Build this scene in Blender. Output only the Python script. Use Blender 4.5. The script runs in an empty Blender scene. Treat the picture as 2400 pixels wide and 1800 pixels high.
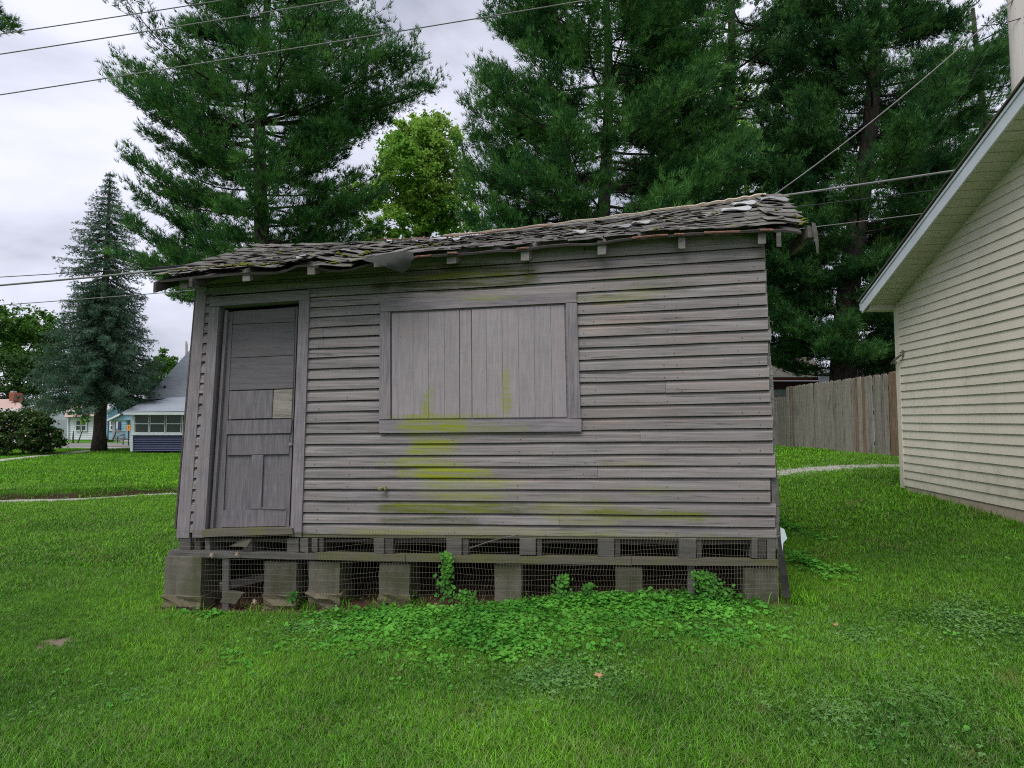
import bpy, math, random
import numpy as np
from mathutils import Vector, Matrix
R = math.radians
random.seed(7); rng = np.random.default_rng(11)
scn = bpy.context.scene
COL = scn.collection

# ------------------------------------------------------------------ camera
F = 1400.0; PITCH = math.atan(82 / F); CAMZ = 1.6          # focal length and pixels of a 2400 x 1800 picture
cd = bpy.data.cameras.new('camera'); cam = bpy.data.objects.new('camera', cd); COL.objects.link(cam)
cam.location = (0, 0, CAMZ); cam.rotation_euler = (R(90) + PITCH, 0, 0)
cd.sensor_width = 36; cd.lens = 36 * F / 2400; cd.clip_start = .05; cd.clip_end = 3000
scn.camera = cam

# ------------------------------------------------------------------ overcast sky
SUN_EL, SUN_AZ = R(58), R(214)
w = bpy.data.worlds.new('World'); scn.world = w; w.use_nodes = True
nt = w.node_tree; nt.nodes.clear(); L = nt.links.new
def N(t, **k):
    n = nt.nodes.new(t)
    for a, b in k.items(): setattr(n, a, b)
    return n
out = N('ShaderNodeOutputWorld'); sky = N('ShaderNodeTexSky'); sky.sky_type = 'NISHITA'; sky.sun_disc = False
sky.sun_elevation = SUN_EL; sky.sun_rotation = SUN_AZ
b1 = N('ShaderNodeBackground'); b1.inputs[1].default_value = .08; L(sky.outputs[0], b1.inputs[0])
tc = N('ShaderNodeTexCoord'); mp = N('ShaderNodeMapping'); mp.inputs['Scale'].default_value = (1, 1, 2.3)
mp.inputs['Location'].default_value = (1.7, .4, .9)
L(tc.outputs['Generated'], mp.inputs[0])
n1 = N('ShaderNodeTexNoise'); n1.inputs['Scale'].default_value = 2.1; n1.inputs['Detail'].default_value = 6; n1.inputs['Roughness'].default_value = .52
n1.inputs['Distortion'].default_value = .35
L(mp.outputs[0], n1.inputs[0])
cr = N('ShaderNodeValToRGB'); L(n1.outputs[0], cr.inputs[0])
e = cr.color_ramp.elements; e[0].position = .34; e[0].color = (.33, .35, .43, 1); e[1].position = .62; e[1].color = (.76, .77, .90, 1)
q = e.new(.47); q.color = (.57, .585, .69, 1)
b2 = N('ShaderNodeBackground'); L(cr.outputs[0], b2.inputs[0]); b2.inputs[1].default_value = .72
mx = N('ShaderNodeMixShader'); mx.inputs[0].default_value = .95
L(b1.outputs[0], mx.inputs[1]); L(b2.outputs[0], mx.inputs[2]); L(mx.outputs[0], out.inputs[0])
sd = bpy.data.lights.new('sun', 'SUN'); sun = bpy.data.objects.new('sun', sd); COL.objects.link(sun)
sd.energy = 1.5; sd.angle = R(40); sd.color = (1, .97, .92)
sdir = Vector((math.cos(SUN_EL) * math.sin(SUN_AZ), math.cos(SUN_EL) * math.cos(SUN_AZ), math.sin(SUN_EL)))
sun.rotation_euler = sdir.to_track_quat('Z', 'Y').to_euler(); sun.location = (0, 0, 30)
scn.view_settings.view_transform = 'Standard'; scn.view_settings.look = 'None'
scn.view_settings.exposure = 0.84; scn.view_settings.gamma = 1; scn.view_settings.use_curve_mapping = False
scn.cycles.max_bounces = 6; scn.cycles.transparent_max_bounces = 6; scn.cycles.use_denoising = False; scn.cycles.filter_width = 1.1; scn.cycles.sample_clamp_indirect = 3

# ------------------------------------------------------------------ helpers
def ray(px, py):
    a, b = (px - 1200) / F, (900 - py) / F
    return Vector((a, math.cos(PITCH) - b * math.sin(PITCH), math.sin(PITCH) + b * math.cos(PITCH)))
def P(px, py, Y):
    d = ray(px, py); t = Y / d.y
    return Vector((d.x * t, Y, CAMZ + d.z * t))
def ss(t): t = np.clip(t, 0, 1); return t * t * (3 - 2 * t)
def rut_y(x): return np.interp(x, [-60, -10.6, -7.7, -3, 4.4, 5.7, 7.1, 30], [-8, 12.3, 13.6, 13.6, 12.7, 12.2, 10.8, 9.5])
def terrain(x, y):
    x = np.asarray(x, float); y = np.asarray(y, float)
    z = .75 * ss((x - 2.2) / 5.4) * ss((y + 6) / 8)
    z = z - .26 * ss((2.2 - x) / 5) * ss((y - .5) / 3.5) * (1 - .55 * ss((y - 7) / 6))
    z = z + .16 * ss((y - rut_y(x) - .30) / .25) * ss((-x - 4) / 2)
    z = z + .018 * np.sin(x * 1.7 + y * .6) * np.sin(y * 1.3 - x * .4) + .03 * np.sin(x * .31 + 2) * np.sin(y * .27 + .5)
    return z
def tz(x, y): return float(terrain(x, y))
def G(px, py):                      # where a picture ray meets the ground
    d = ray(px, py); lo, t = 0, .5
    for i in range(4000):
        p = Vector((0, 0, CAMZ)) + d * t
        if p.z < tz(p.x, p.y): return Vector((p.x, p.y, tz(p.x, p.y)))
        t *= 1.004
    return p
def tag(o, label=None, cat=None, group=None, kind=None):
    if label: o['label'] = label
    if cat: o['category'] = cat
    if group: o['group'] = group
    if kind: o['kind'] = kind
    return o
def empty(name, loc, label=None, cat=None, group=None):
    o = bpy.data.objects.new(name, None); COL.objects.link(o); o.location = loc; o.empty_display_size = .2
    return tag(o, label, cat, group)
def wloc(o):
    v = Vector((0, 0, 0))
    while o: v += o.location; o = o.parent
    return v
def link(name, me, m, parent=None, loc=None, kind=None):
    o = bpy.data.objects.new(name, me); COL.objects.link(o)
    if m is not None and not me.materials: me.materials.append(m)
    if parent: o.parent = parent; o.location = -wloc(parent)
    if loc is not None: o.location = loc
    if kind: o['kind'] = kind
    return o
def mesh(name, v, f, smooth=False):
    me = bpy.data.meshes.new(name); me.from_pydata([tuple(p) for p in v], [], f); me.update()
    if smooth: me.polygons.foreach_set('use_smooth', [True] * len(me.polygons))
    return me
def bigmesh(name, V, T, k=3):       # V (n,3), T (m,k)
    V = np.ascontiguousarray(V, np.float32); T = np.ascontiguousarray(T, np.int32)
    me = bpy.data.meshes.new(name); me.vertices.add(len(V)); me.vertices.foreach_set('co', V.ravel())
    me.loops.add(T.size); me.loops.foreach_set('vertex_index', T.ravel())
    me.polygons.add(len(T)); me.polygons.foreach_set('loop_start', np.arange(len(T), dtype=np.int32) * k)
    me.update(calc_edges=True); return me
class MB:
    def __init__(s): s.v = []; s.f = []
    def add(s, v, f):
        n = len(s.v); s.v += [Vector(p) for p in v]; s.f += [tuple(i + n for i in q) for q in f]; return s
    def hexa(s, a, b):              # two quads in the same order (front, back)
        return s.add(list(a) + list(b), [(0, 1, 2, 3), (7, 6, 5, 4), (0, 4, 5, 1), (1, 5, 6, 2), (2, 6, 7, 3), (3, 7, 4, 0)])
    def box(s, a, b):
        x0, y0, z0 = a; x1, y1, z1 = b
        return s.hexa([(x0, y0, z1), (x1, y0, z1), (x1, y0, z0), (x0, y0, z0)], [(x0, y1, z1), (x1, y1, z1), (x1, y1, z0), (x0, y1, z0)])
    def slab(s, q, n, th):          # quad q pushed back by th along n, with eased edges in front
        q = [Vector(p) for p in q]; n = Vector(n); c = sum(q, Vector()) / 4
        e = min(.004, th * .4); fr = []
        for p in q:
            d = (c - p); fr.append(p + d * min(.25, e / max(d.length, 1e-6) * 1.4))
        mid = [p - n * e for p in q]; bk = [p - n * th for p in q]
        f = [(0, 1, 2, 3), (11, 10, 9, 8)]
        for i in range(4):
            j = (i + 1) % 4; f += [(i, i + 4, j + 4, j), (i + 4, i + 8, j + 8, j + 4)]
        return s.add(fr + mid + bk, f)
    def tube(s, pts, rad, n=6, cap=True):
        pts = [Vector(p) for p in pts]; m = len(pts)
        rad = rad if hasattr(rad, '__len__') else [rad] * m; vs = []
        for i, p in enumerate(pts):
            t = (pts[min(i + 1, m - 1)] - pts[max(i - 1, 0)]).normalized()
            a = Vector((0, 0, 1)) if abs(t.z) < .9 else Vector((1, 0, 0))
            u = t.cross(a).normalized(); k = t.cross(u)
            for j in range(n):
                g = 2 * math.pi * j / n; vs.append(p + (u * math.cos(g) + k * math.sin(g)) * rad[i])
        f = [(i * n + j, i * n + (j + 1) % n, (i + 1) * n + (j + 1) % n, (i + 1) * n + j) for i in range(m - 1) for j in range(n)]
        if cap: f += [tuple(range(n))[::-1], tuple((m - 1) * n + j for j in range(n))]
        return s.add(vs, f)
    def build(s, name, m, parent=None, smooth=False, kind=None): return link(name, mesh(name, s.v, s.f, smooth), m, parent, kind=kind)

# ------------------------------------------------------------------ materials
class NT:
    def __init__(s, name, rough=.8, spec=.25):
        s.m = bpy.data.materials.new(name); s.m.use_nodes = True; s.t = s.m.node_tree
        s.b = s.t.nodes['Principled BSDF']; s.b.inputs['Roughness'].default_value = rough; s.b.inputs['Specular IOR Level'].default_value = spec
        s.pos = s.n('ShaderNodeNewGeometry').outputs['Position']
    def n(s, t, **k):
        x = s.t.nodes.new(t)
        for a, b in k.items(): setattr(x, a, b)
        return x
    def l(s, a, b): s.t.links.new(a, b)
    def set(s, sock, v):
        if hasattr(v, 'is_linked') or hasattr(v, 'links'): s.l(v, sock)
        elif isinstance(v, (tuple, list)) and len(v) == 3 and sock.type == 'RGBA': sock.default_value = (*v, 1)
        else: sock.default_value = v
    def math(s, op, a, b=0.0, clamp=False):
        x = s.n('ShaderNodeMath', operation=op); x.use_clamp = clamp; s.set(x.inputs[0], a); s.set(x.inputs[1], b); return x.outputs[0]
    def vm(s, op, a, b): x = s.n('ShaderNodeVectorMath', operation=op); s.set(x.inputs[0], a); s.set(x.inputs[1], b); return x.outputs[0]
    def noise(s, scale=(1, 1, 1), sc=1.0, det=4, rough=.55, dist=0, vec=None):
        v = s.vm('MULTIPLY', vec or s.pos, scale); x = s.n('ShaderNodeTexNoise'); s.l(v, x.inputs['Vector'])
        x.inputs['Scale'].default_value = sc; x.inputs['Detail'].default_value = det; x.inputs['Roughness'].default_value = rough; x.inputs['Distortion'].default_value = dist
        return x.outputs[0]
    def map(s, v, a, b, c=0.0, d=1.0):
        x = s.n('ShaderNodeMapRange'); s.set(x.inputs[0], v)
        for i, k in enumerate((a, b, c, d)): s.set(x.inputs[i + 1], k)
        return x.outputs[0]
    def mix(s, f, a, b, mode='MIX'):
        x = s.n('ShaderNodeMix', data_type='RGBA', blend_type=mode); s.set(x.inputs[0], f); s.set(x.inputs[6], a); s.set(x.inputs[7], b); return x.outputs[2]
    def rand(s): return s.n('ShaderNodeObjectInfo').outputs['Random']
    def vary(s, col, f, lo=.7, hi=1.3):
        x = s.n('ShaderNodeHueSaturation'); s.set(x.inputs['Color'], col); s.set(x.inputs['Value'], s.map(f, 0, 1, lo, hi)); return x.outputs[0]
    def bump(s, h, st=.5, d=.01):
        x = s.n('ShaderNodeBump'); x.inputs['Strength'].default_value = st; x.inputs['Distance'].default_value = d; s.set(x.inputs['Height'], h); s.l(x.outputs[0], s.b.inputs['Normal'])
    def done(s, col): s.set(s.b.inputs['Base Color'], col); return s.m

# shed wall plane: leans back a little, the right end nearer
BLW = P(415, 1255, 6.0); BRW = P(1820, 1262, 5.3)
WX = Vector((BRW.x - BLW.x, BRW.y - BLW.y, 0)).normalized()
NH = Vector((WX.y, -WX.x, 0))
if NH.y > 0: NH = -NH
LEAN = R(3.0)
WU = (Vector((0, 0, 1)) * math.cos(LEAN) - NH * math.sin(LEAN)).normalized()
WN = WX.cross(WU).normalized()
if WN.y > 0: WN = -WN
def W(px, py, off=0.0):             # a point on the front wall plane (off metres proud of it)
    d = ray(px, py); o = Vector((0, 0, CAMZ)); t = (BLW + WN * off - o).dot(WN) / d.dot(WN)
    return o + d * t

def blob_mask(m, blobs, warp=.10):
    nz = m.noise((1, 1, 1), 5, 3); nz2 = m.noise((2.0, 2.0, 40), 1.0, 3)
    tot = None
    for (px, py, rx, ry, st) in blobs:
        c = W(px, py); s_ = 5.6 / F
        v = m.vm('SUBTRACT', m.pos, tuple(c)); v = m.vm('MULTIPLY', v, (1 / (rx * s_), 0, 1 / (ry * s_)))
        ln = m.n('ShaderNodeVectorMath', operation='LENGTH'); m.l(v, ln.inputs[0])
        k = m.math('ADD', ln.outputs['Value'], m.map(nz, .3, .7, -.35, .35))
        k = m.map(k, .7, 1.45, st, 0)
        tot = k if tot is None else m.math('MAXIMUM', tot, k)
    nz3 = m.noise((1, 1, 3.5), 55, 4, .75); return m.math('MULTIPLY', m.math('MULTIPLY', tot, m.map(nz2, .35, .62, .25, 1.05)), m.map(nz3, .34, .54, .5, 1.15), clamp=True)
BRIGHT = [(980, 1000, 42, 22, .8), (1062, 1000, 40, 22, .9), (1140, 1003, 90, 12, .35), (1018, 1036, 45, 14, .85), (1010, 1060, 50, 14, 1), (1000, 1086, 75, 14, 1), (1040, 1109, 95, 14, 1.),
    (1100, 1132, 95, 12, .65), (1085, 1158, 100, 14, .5), (1050, 1188, 130, 14, .4), (1350, 1200, 80, 30, .35), (1530, 1205, 110, 13, .45), (1500, 1090, 75, 7, .35), (1530, 1148, 80, 9, .3),
    (1250, 1252, 330, 13, .33), (950, 1250, 160, 13, .4), (1000, 962, 12, 40, .7), (1187, 925, 11, 55, .6), (1010, 978, 75, 7, .8), (1010, 940, 9, 40, .35), (1120, 976, 60, 5, .5), (1140, 700, 70, 8, .4), (1100, 650, 140, 9, .35), (1490, 690, 50, 14, .3), (1500, 650, 70, 7, .3), (1420, 705, 60, 10, .3)]
DARKG = [(1085, 642, 150, 22, .95), (1000, 665, 110, 18, .8), (1150, 664, 90, 16, .9), (1180, 1192, 130, 12, .5), (1015, 1190, 120, 12, .75), (1020, 1222, 110, 10, .5), (1530, 1205, 130, 9, .6), (1240, 1196, 60, 10, .4), (700, 640, 120, 16, .35), (1400, 700, 60, 14, .25), (1550, 672, 80, 14, .3), (620, 1250, 150, 7, .6)]
def wood(name, base, grain=(.9, .9, 30), bare=.5, algae=False, dark=1.0, peel=1.0, var=.12, stk=.30, gc=1.0):
    m = NT(name, .82, .2); r = m.rand()
    off = m.n('ShaderNodeCombineXYZ'); m.l(m.math('MULTIPLY', r, 37.0), off.inputs[0]); m.l(m.math('MULTIPLY', r, 91.0), off.inputs[2])
    v = m.vm('ADD', m.pos, off.outputs[0])
    g = m.noise(grain, 1.6, 8, .68, .35, v); g2 = m.noise(tuple(k * .55 for k in grain), 1.0, 5, .6, .6, v)
    big = m.noise((1, 1, 2.2), 1.7, 4, .6, 0, v)
    c = m.mix(m.map(g, .30, .72), tuple(k * (1 - .48 * gc) for k in base), tuple(k * (1 + .34 * gc) for k in base))
    c = m.mix(m.map(big, .35, .7, 0, .5), c, (base[0] * 1.12, base[1] * .99, base[2] * .93))
    bm = m.math('MULTIPLY', m.map(g2, .56, .66), m.map(big, .48, .66, 0, bare), clamp=True)
    c = m.mix(bm, c, (.36, .265, .22))
    wm = m.math('MULTIPLY', m.map(g, .55, .70), m.map(g2, .45, .6, 0, .35 * peel), clamp=True)
    c = m.mix(wm, c, (.27, .265, .245))
    crk = m.map(m.noise(tuple(k * 1.2 for k in grain), 1.2, 4, .6, .3, v), .60, .68, 0, .75 * peel)
    c = m.mix(crk, c, (.045, .04, .038))
    spot = m.noise((1, 1, 1), 42, 2, .5, 0, v); c = m.mix(m.map(spot, .73, .76, 0, .85), c, (.05, .035, .03))
    lo = m.noise((.8, .8, 9), 1.6, 5, .65, .4, v); c = m.vary(c, lo, 1 - stk, 1 + stk)
    c = m.vary(c, r, (1 - var) * dark, (1 + var) * dark)
    if algae:
        c = m.mix(m.math('MULTIPLY', blob_mask(m, DARKG), 1.5, clamp=True), c, (.060, .068, .020))
        c = m.mix(m.math('MULTIPLY', blob_mask(m, BRIGHT), 1.05, clamp=True), c, (.225, .255, .012))
    m.bump(g, .55, .004); return m.done(c)
GREY = (.205, .187, .195)
M = {}
M['clap'] = wood('clapboard_wood', (.232, .216, .216), algae=True, bare=.55)
M['trim'] = wood('trim_wood', (.225, .207, .225), grain=(1.5, 1.5, 30), bare=.12, algae=True, peel=.3, var=.04, stk=.15)
M['trimv'] = wood('trim_wood_upright', (.225, .207, .225), grain=(30, 30, 1.4), bare=.15, algae=True, peel=.3, var=.05, stk=.12)
M['plankv'] = wood('window_plank_wood', (.29, .265, .28), grain=(34, 34, 1.3), bare=.3, algae=True, peel=.12, var=.025, stk=.10, gc=.55)
M['ply'] = wood('door_plywood', (.15, .14, .15), grain=(2.2, 2.2, 26), bare=.0, peel=.1, var=.02, stk=.1, gc=.6)
M['doorv'] = wood('door_wood', (.165, .155, .17), grain=(26, 26, 2), bare=.05, peel=.15, algae=True, var=.04, stk=.12)
M['barewood'] = wood('bare_weathered_wood', (.27, .25, .225), grain=(3, 3, 30), bare=.3)
M['old'] = wood('old_grey_timber', (.115, .112, .105), grain=(1.5, 1.5, 25), bare=.2)
M['darktim'] = wood('dark_eave_timber', (.07, .062, .058), grain=(1.5, 1.5, 25), bare=.1)
M['tail'] = wood('rafter_end_wood', (.19, .183, .17), grain=(9, 9, 14), bare=.1, peel=1.6)
m = NT('mossy_beam_wood'); g = m.noise((1.2, 1.2, 30), 1.5, 6); a = m.noise((1, 1, 1), 2.2, 4)
c = m.mix(g, (.07, .06, .05), (.17, .155, .12)); M['beam'] = m.done(m.mix(m.map(a, .45, .65, 0, .75), c, (.12, .13, .035))); m.bump(g, .6, .006)
def simple(name, col, rough=.75, ns=8, lo=.8, hi=1.2, bump=.2, scale=(1, 1, 1), bd=.005, spec=.25):
    m = NT(name, rough, spec); n = m.noise(scale, ns, 5, .6); n2 = m.noise(scale, ns * .15, 3)
    c = m.vary(col, m.math('ADD', m.math('MULTIPLY', n, .6), m.math('MULTIPLY', n2, .4)), lo - .25, hi + .25)
    c = m.vary(c, m.rand(), .93, 1.07)
    if bump: m.bump(n, bump, bd)
    return m.done(c)
M['black'] = simple('black_rubber', (.012, .012, .013), .6)
M['steel'] = simple('galvanised_wire', (.17, .158, .12), .8)
M['cable'] = simple('grey_cable', (.20, .195, .19), .6); M['cabled'] = simple('dark_cable', (.035, .035, .04), .6)
m = NT('pier_concrete', .92); n = m.noise((1, 1, 1), 60, 5, .7); n2 = m.noise((1, 1, 1), 3.5, 4)
dr_ = m.noise((7, 7, 1.2), 1.4, 5, .65); c = m.mix(n, (.075, .068, .052), (.20, .185, .15)); c = m.mix(m.map(dr_, .45, .65, 0, .5), c, (.06, .055, .038)); c = m.mix(m.map(n2, .42, .62, 0, .8), c, (.065, .068, .032)); m.bump(n, .7, .006); M['conc'] = m.done(m.vary(c, m.rand(), .75, 1.2))
m = NT('rubble_mortar', .95); n = m.noise((1, 1, 1), 22, 6, .7); c = m.mix(n, (.09, .075, .05), (.25, .22, .15)); m.bump(n, 1, .02); M['rubble'] = m.done(m.mix(m.map(m.noise((1, 1, 1), 4, 3), .5, .6, 0, .5), c, (.10, .11, .03)))
def shingle_mat(name, base, moss=.25):
    m = NT(name, .95, .1); r = m.rand(); n = m.noise((1, 1, 1), 130, 3, .7); n2 = m.noise((1, 1, 1), 9, 5, .65); n3 = m.noise((1, 1, 1), 2.3, 4)
    c = m.mix(n, tuple(k * .55 for k in base), tuple(k * 1.4 for k in base)); c = m.mix(m.map(n2, .48, .66, 0, .55), c, (.27, .265, .245))
    c = m.vary(c, r, .65, 1.35); c = m.mix(m.map(m.math('ADD', n2, m.math('MULTIPLY', n3, .5)), .86, .94, 0, moss), c, (.16, .17, .03))
    m.bump(m.math('ADD', n2, m.math('MULTIPLY', n, .4)), .8, .012); return m.done(c)
M['shing'] = shingle_mat('old_asphalt_shingle', (.115, .108, .098), .6)
M['shingpale'] = shingle_mat('pale_asphalt_patch', (.36, .37, .37), 0)
m = NT('moss', .95); n = m.noise((1, 1, 1), 60, 5, .7); m.bump(n, 1, .02); M['moss'] = m.done(m.mix(n, (.05, .06, .008), (.22, .24, .02)))
M['redwood'] = simple('split_cedar', (.19, .10, .07), .8, 30)
M['tan'] = simple('pale_split_wood', (.50, .42, .33), .8, 30)
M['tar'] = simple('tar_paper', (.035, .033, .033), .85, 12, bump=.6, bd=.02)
M['sideasph'] = shingle_mat('side_asphalt_siding', (.14, .135, .13), 0)
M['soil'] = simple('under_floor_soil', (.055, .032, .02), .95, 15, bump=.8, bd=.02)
M['siding'] = None
m = NT('vinyl_siding', .5, .35); n = m.noise((1, 1, .5), 1.1, 4, .6); n2 = m.noise((1, 1, 1), 6, 5)
c = m.mix(m.map(n, .35, .7, 0, .7), (.78, .715, .60), (.66, .61, .50)); c = m.mix(m.map(n2, .55, .75, 0, .22), c, (.28, .29, .17)); m.bump(m.noise((1, 6, 60), 2, 4), .12, .003); sx = m.n('ShaderNodeSeparateXYZ'); m.l(m.pos, sx.inputs[0]); zd = m.math('ADD', sx.outputs[2], m.map(n2, .3, .7, -.25, .25)); c = m.mix(m.map(zd, .55, 1.15, .5, 0), c, (.27, .26, .18)); st_ = m.noise((7, 7, .5), 1.5, 4); c = m.mix(m.map(st_, .58, .75, 0, .22), c, (.36, .34, .27)); M['vinyl'] = m.done(c)
m = NT('vinyl_soffit', .55, .3); n = m.noise((1, 1, 1), 2.5, 4); M['soffit'] = m.done(m.mix(m.map(n, .35, .65), (.56, .55, .42), (.48, .48, .33)))
M['white'] = simple('white_trim_paint', (.62, .66, .70), .45, 3, .92, 1.05, 0)
M['whitew'] = simple('white_house_paint', (.66, .68, .72), .6, 3, .95, 1.05, 0)
M['blueh'] = simple('light_blue_siding', (.26, .43, .55), .6, 3, .95, 1.05, 0)
M['navy'] = simple('navy_siding', (.055, .065, .13), .6, 3, .95, 1.05, 0)
M['greyh'] = simple('grey_siding', (.30, .32, .36), .6, 3, .95, 1.05, 0)
M['pinkroof'] = simple('faded_pink_shingles', (.42, .30, .26), .9, 20, scale=(1, 1, 3))
M['greyroof'] = simple('grey_shingles', (.25, .28, .32), .9, 14, .75, 1.2, scale=(1, 1, 5))
M['greyroof2'] = simple('darker_grey_shingles', (.17, .19, .21), .9, 14, .75, 1.2, scale=(1, 1, 5))
M['blueroof'] = simple('blue_metal_roof', (.16, .20, .34), .5, 3)
M['brownroof'] = simple('brown_grey_shingles', (.13, .12, .10), .9, 16, .7, 1.2, scale=(1, 1, 6))
M['redtrim'] = simple('red_fascia', (.17, .03, .03), .6, 3); M['redwall'] = simple('dark_red_wall', (.045, .012, .014), .7, 3)
M['metalroof'] = simple('tan_metal_roof', (.30, .245, .215), .45, 3, .9, 1.1, 0)
M['brick'] = simple('chimney_brick', (.27, .09, .06), .85, 10); M['brickd'] = simple('foundation_brick', (.12, .045, .04), .85, 10)
M['glass'] = simple('dark_window_glass', (.05, .055, .055), .15, 1, .8, 1.2, 0, spec=.6)
M['orange'] = simple('orange_sign', (.85, .33, .02), .5, 3, .98, 1.02, 0); M['iron'] = simple('black_iron', (.03, .03, .035), .5)
M['found'] = simple('garage_foundation', (.40, .33, .26), .9, 14)
M['asph'] = simple('street_asphalt', (.20, .19, .18), .9, 20); M['walk'] = simple('pale_concrete_path', (.40, .38, .35), .9, 12)
m = NT('utility_pole_wood', .85); g = m.noise((40, 40, 1.2), 1, 6, .65); k = m.noise((14, 14, 5), 1.3, 3)
c = m.mix(g, (.26, .245, .22), (.46, .44, .41)); M['pole'] = m.done(m.mix(m.map(k, .66, .72), c, (.07, .06, .05))); m.bump(g, .5, .01)
def bark(name, a, b): m = NT(name, .95, .1); n = m.noise((9, 9, 2.2), 1.5, 6, .7, .5); m.bump(n, 1, .04); M[name] = m.done(m.mix(m.map(n, .3, .7), a, b)); return M[name]
bark('pine_bark', (.022, .018, .016), (.085, .07, .06)); bark('spruce_bark', (.05, .038, .034), (.13, .10, .09)); bark('maple_bark', (.04, .035, .03), (.12, .11, .09))
def foliage(name, a, b, scale=.8, tr=.25, rough=.6):
    m = NT(name, rough, .1); n = m.noise((1, 1, 1), scale, 3); isl = m.n('ShaderNodeNewGeometry').outputs['Random Per Island']
    c = m.mix(m.map(n, .35, .65), a, b); c = m.vary(c, isl, .65, 1.35)
    m.set(m.b.inputs['Base Color'], c); t = m.n('ShaderNodeBsdfTranslucent'); m.set(t.inputs[0], c)
    x = m.n('ShaderNodeMixShader'); x.inputs[0].default_value = tr; m.l(m.b.outputs[0], x.inputs[1]); m.l(t.outputs[0], x.inputs[2])
    m.l(x.outputs[0], m.t.nodes['Material Output'].inputs[0]); M[name] = m.m; return m.m
foliage('pine_needles', (.022, .095, .032), (.115, .27, .058), 1.5)
foliage('pine_needles_dark', (.018, .075, .028), (.085, .205, .05), 1.3)
foliage('spruce_needles', (.045, .105, .062), (.135, .22, .15), 2.6)
foliage('maple_leaves', (.17, .36, .05), (.33, .50, .10), .5, .5)
foliage('green_leaves', (.06, .15, .025), (.11, .22, .04), .3, .35)
foliage('dark_leaves', (.035, .085, .022), (.055, .12, .03), .4, .3)
foliage('bush_leaves', (.035, .085, .022), (.09, .15, .04), 1.2, .3)
foliage('pink_flowers', (.55, .28, .30), (.75, .60, .58), 2, .3)
foliage('ivy_leaves', (.05, .21, .026), (.13, .38, .05), 2.2, .3, .5)
foliage('clover_leaves', (.09, .23, .055), (.19, .37, .11), 2.2, .3, .5)
foliage('vine_leaves', (.05, .17, .03), (.10, .28, .04), 4, .35)
foliage('dry_leaf', (.48, .24, .13), (.60, .36, .22), 20, .3)
m = NT('grass_blades', .7, .06); n = m.noise((1, 1, 1), .55, 4, .6); n2 = m.noise((1, 1, 1), 3.2, 3); r = m.rand()
sx = m.n('ShaderNodeSeparateXYZ'); m.l(m.pos, sx.inputs[0])
c = m.mix(m.map(n, .36, .62), (.058, .185, .018), (.155, .375, .024)); c = m.mix(m.map(n2, .55, .72, 0, .5), c, (.11, .25, .035))
far = m.map(m.noise((1, 1, 1), .16, 2), .35, .65, .25, 1); lawn = m.map(sx.outputs[1], 5.0, 10.0, 0, .8)
c = m.mix(m.math('MULTIPLY', lawn, far), c, (.155, .395, .014)); isl = m.n('ShaderNodeNewGeometry').outputs['Random Per Island']; r2 = m.math('FRACT', m.math('ADD', m.math('MULTIPLY', isl, 7.0), r)); c = m.vary(c, r2, .35, 1.75); c = m.mix(m.map(isl, .90, .93, 0, .65), c, (.26, .30, .15)); c = m.vary(c, r, .75, 1.25)
dry = m.math('MULTIPLY', m.map(m.noise((1, 1, 1), 1.9, 4, .65), .58, .70), m.map(r2, .3, .7), clamp=True); c = m.mix(m.math('MULTIPLY', dry, .75), c, (.27, .25, .10))
m.set(m.b.inputs['Base Color'], c); t = m.n('ShaderNodeBsdfTranslucent'); m.set(t.inputs[0], c); x = m.n('ShaderNodeMixShader'); x.inputs[0].default_value = .3
m.l(m.b.outputs[0], x.inputs[1]); m.l(t.outputs[0], x.inputs[2]); m.l(x.outputs[0], m.t.nodes['Material Output'].inputs[0]); M['grass'] = m.m
# ground: green thatch, brown soil under the shed and in the bare patch
m = NT('ground', .95, .1); n = m.noise((1, 1, 1), 14, 6, .7); n2 = m.noise((1, 1, 1), .55, 4, .6); n3 = m.noise((1, 1, 1), 3, 4)
c = m.mix(n, (.022, .060, .010), (.055, .15, .018)); c = m.mix(m.map(n2, .4, .62, 0, .6), c, (.075, .19, .015))
sx = m.n('ShaderNodeSeparateXYZ'); m.l(m.pos, sx.inputs[0]); c = m.mix(m.map(sx.outputs[1], 9, 20, 0, .8), c, m.mix(n, (.05, .17, .012), (.10, .27, .016)))
v = m.vm('SUBTRACT', m.pos, tuple((W(415, 1380) + W(1820, 1380)) / 2 - WN * 1.35)); v = m.vm('MULTIPLY', v, (1 / 3.2, 1 / 1.75, 0))
sp = m.n('ShaderNodeSeparateXYZ'); m.l(v, sp.inputs[0]); bx = m.math('MAXIMUM', m.math('ABSOLUTE', sp.outputs[0]), m.math('ABSOLUTE', sp.outputs[1]))
soil = m.map(m.math('ADD', bx, m.map(n3, .3, .7, -.08, .08)), .93, 1.03, 1, 0)
bp = G(137, 1508); v = m.vm('MULTIPLY', m.vm('SUBTRACT', m.pos, tuple(bp)), (1 / .17, 1 / .17, 0)); ln = m.n('ShaderNodeVectorMath', operation='LENGTH'); m.l(v, ln.inputs[0])
bare = m.map(m.math('ADD', ln.outputs['Value'], m.map(n3, .3, .7, -.3, .3)), .6, 1.1, 1, 0)
c = m.mix(soil, c, m.mix(n, (.035, .02, .013), (.12, .072, .045))); c = m.mix(bare, c, (.21, .16, .125))
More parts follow.
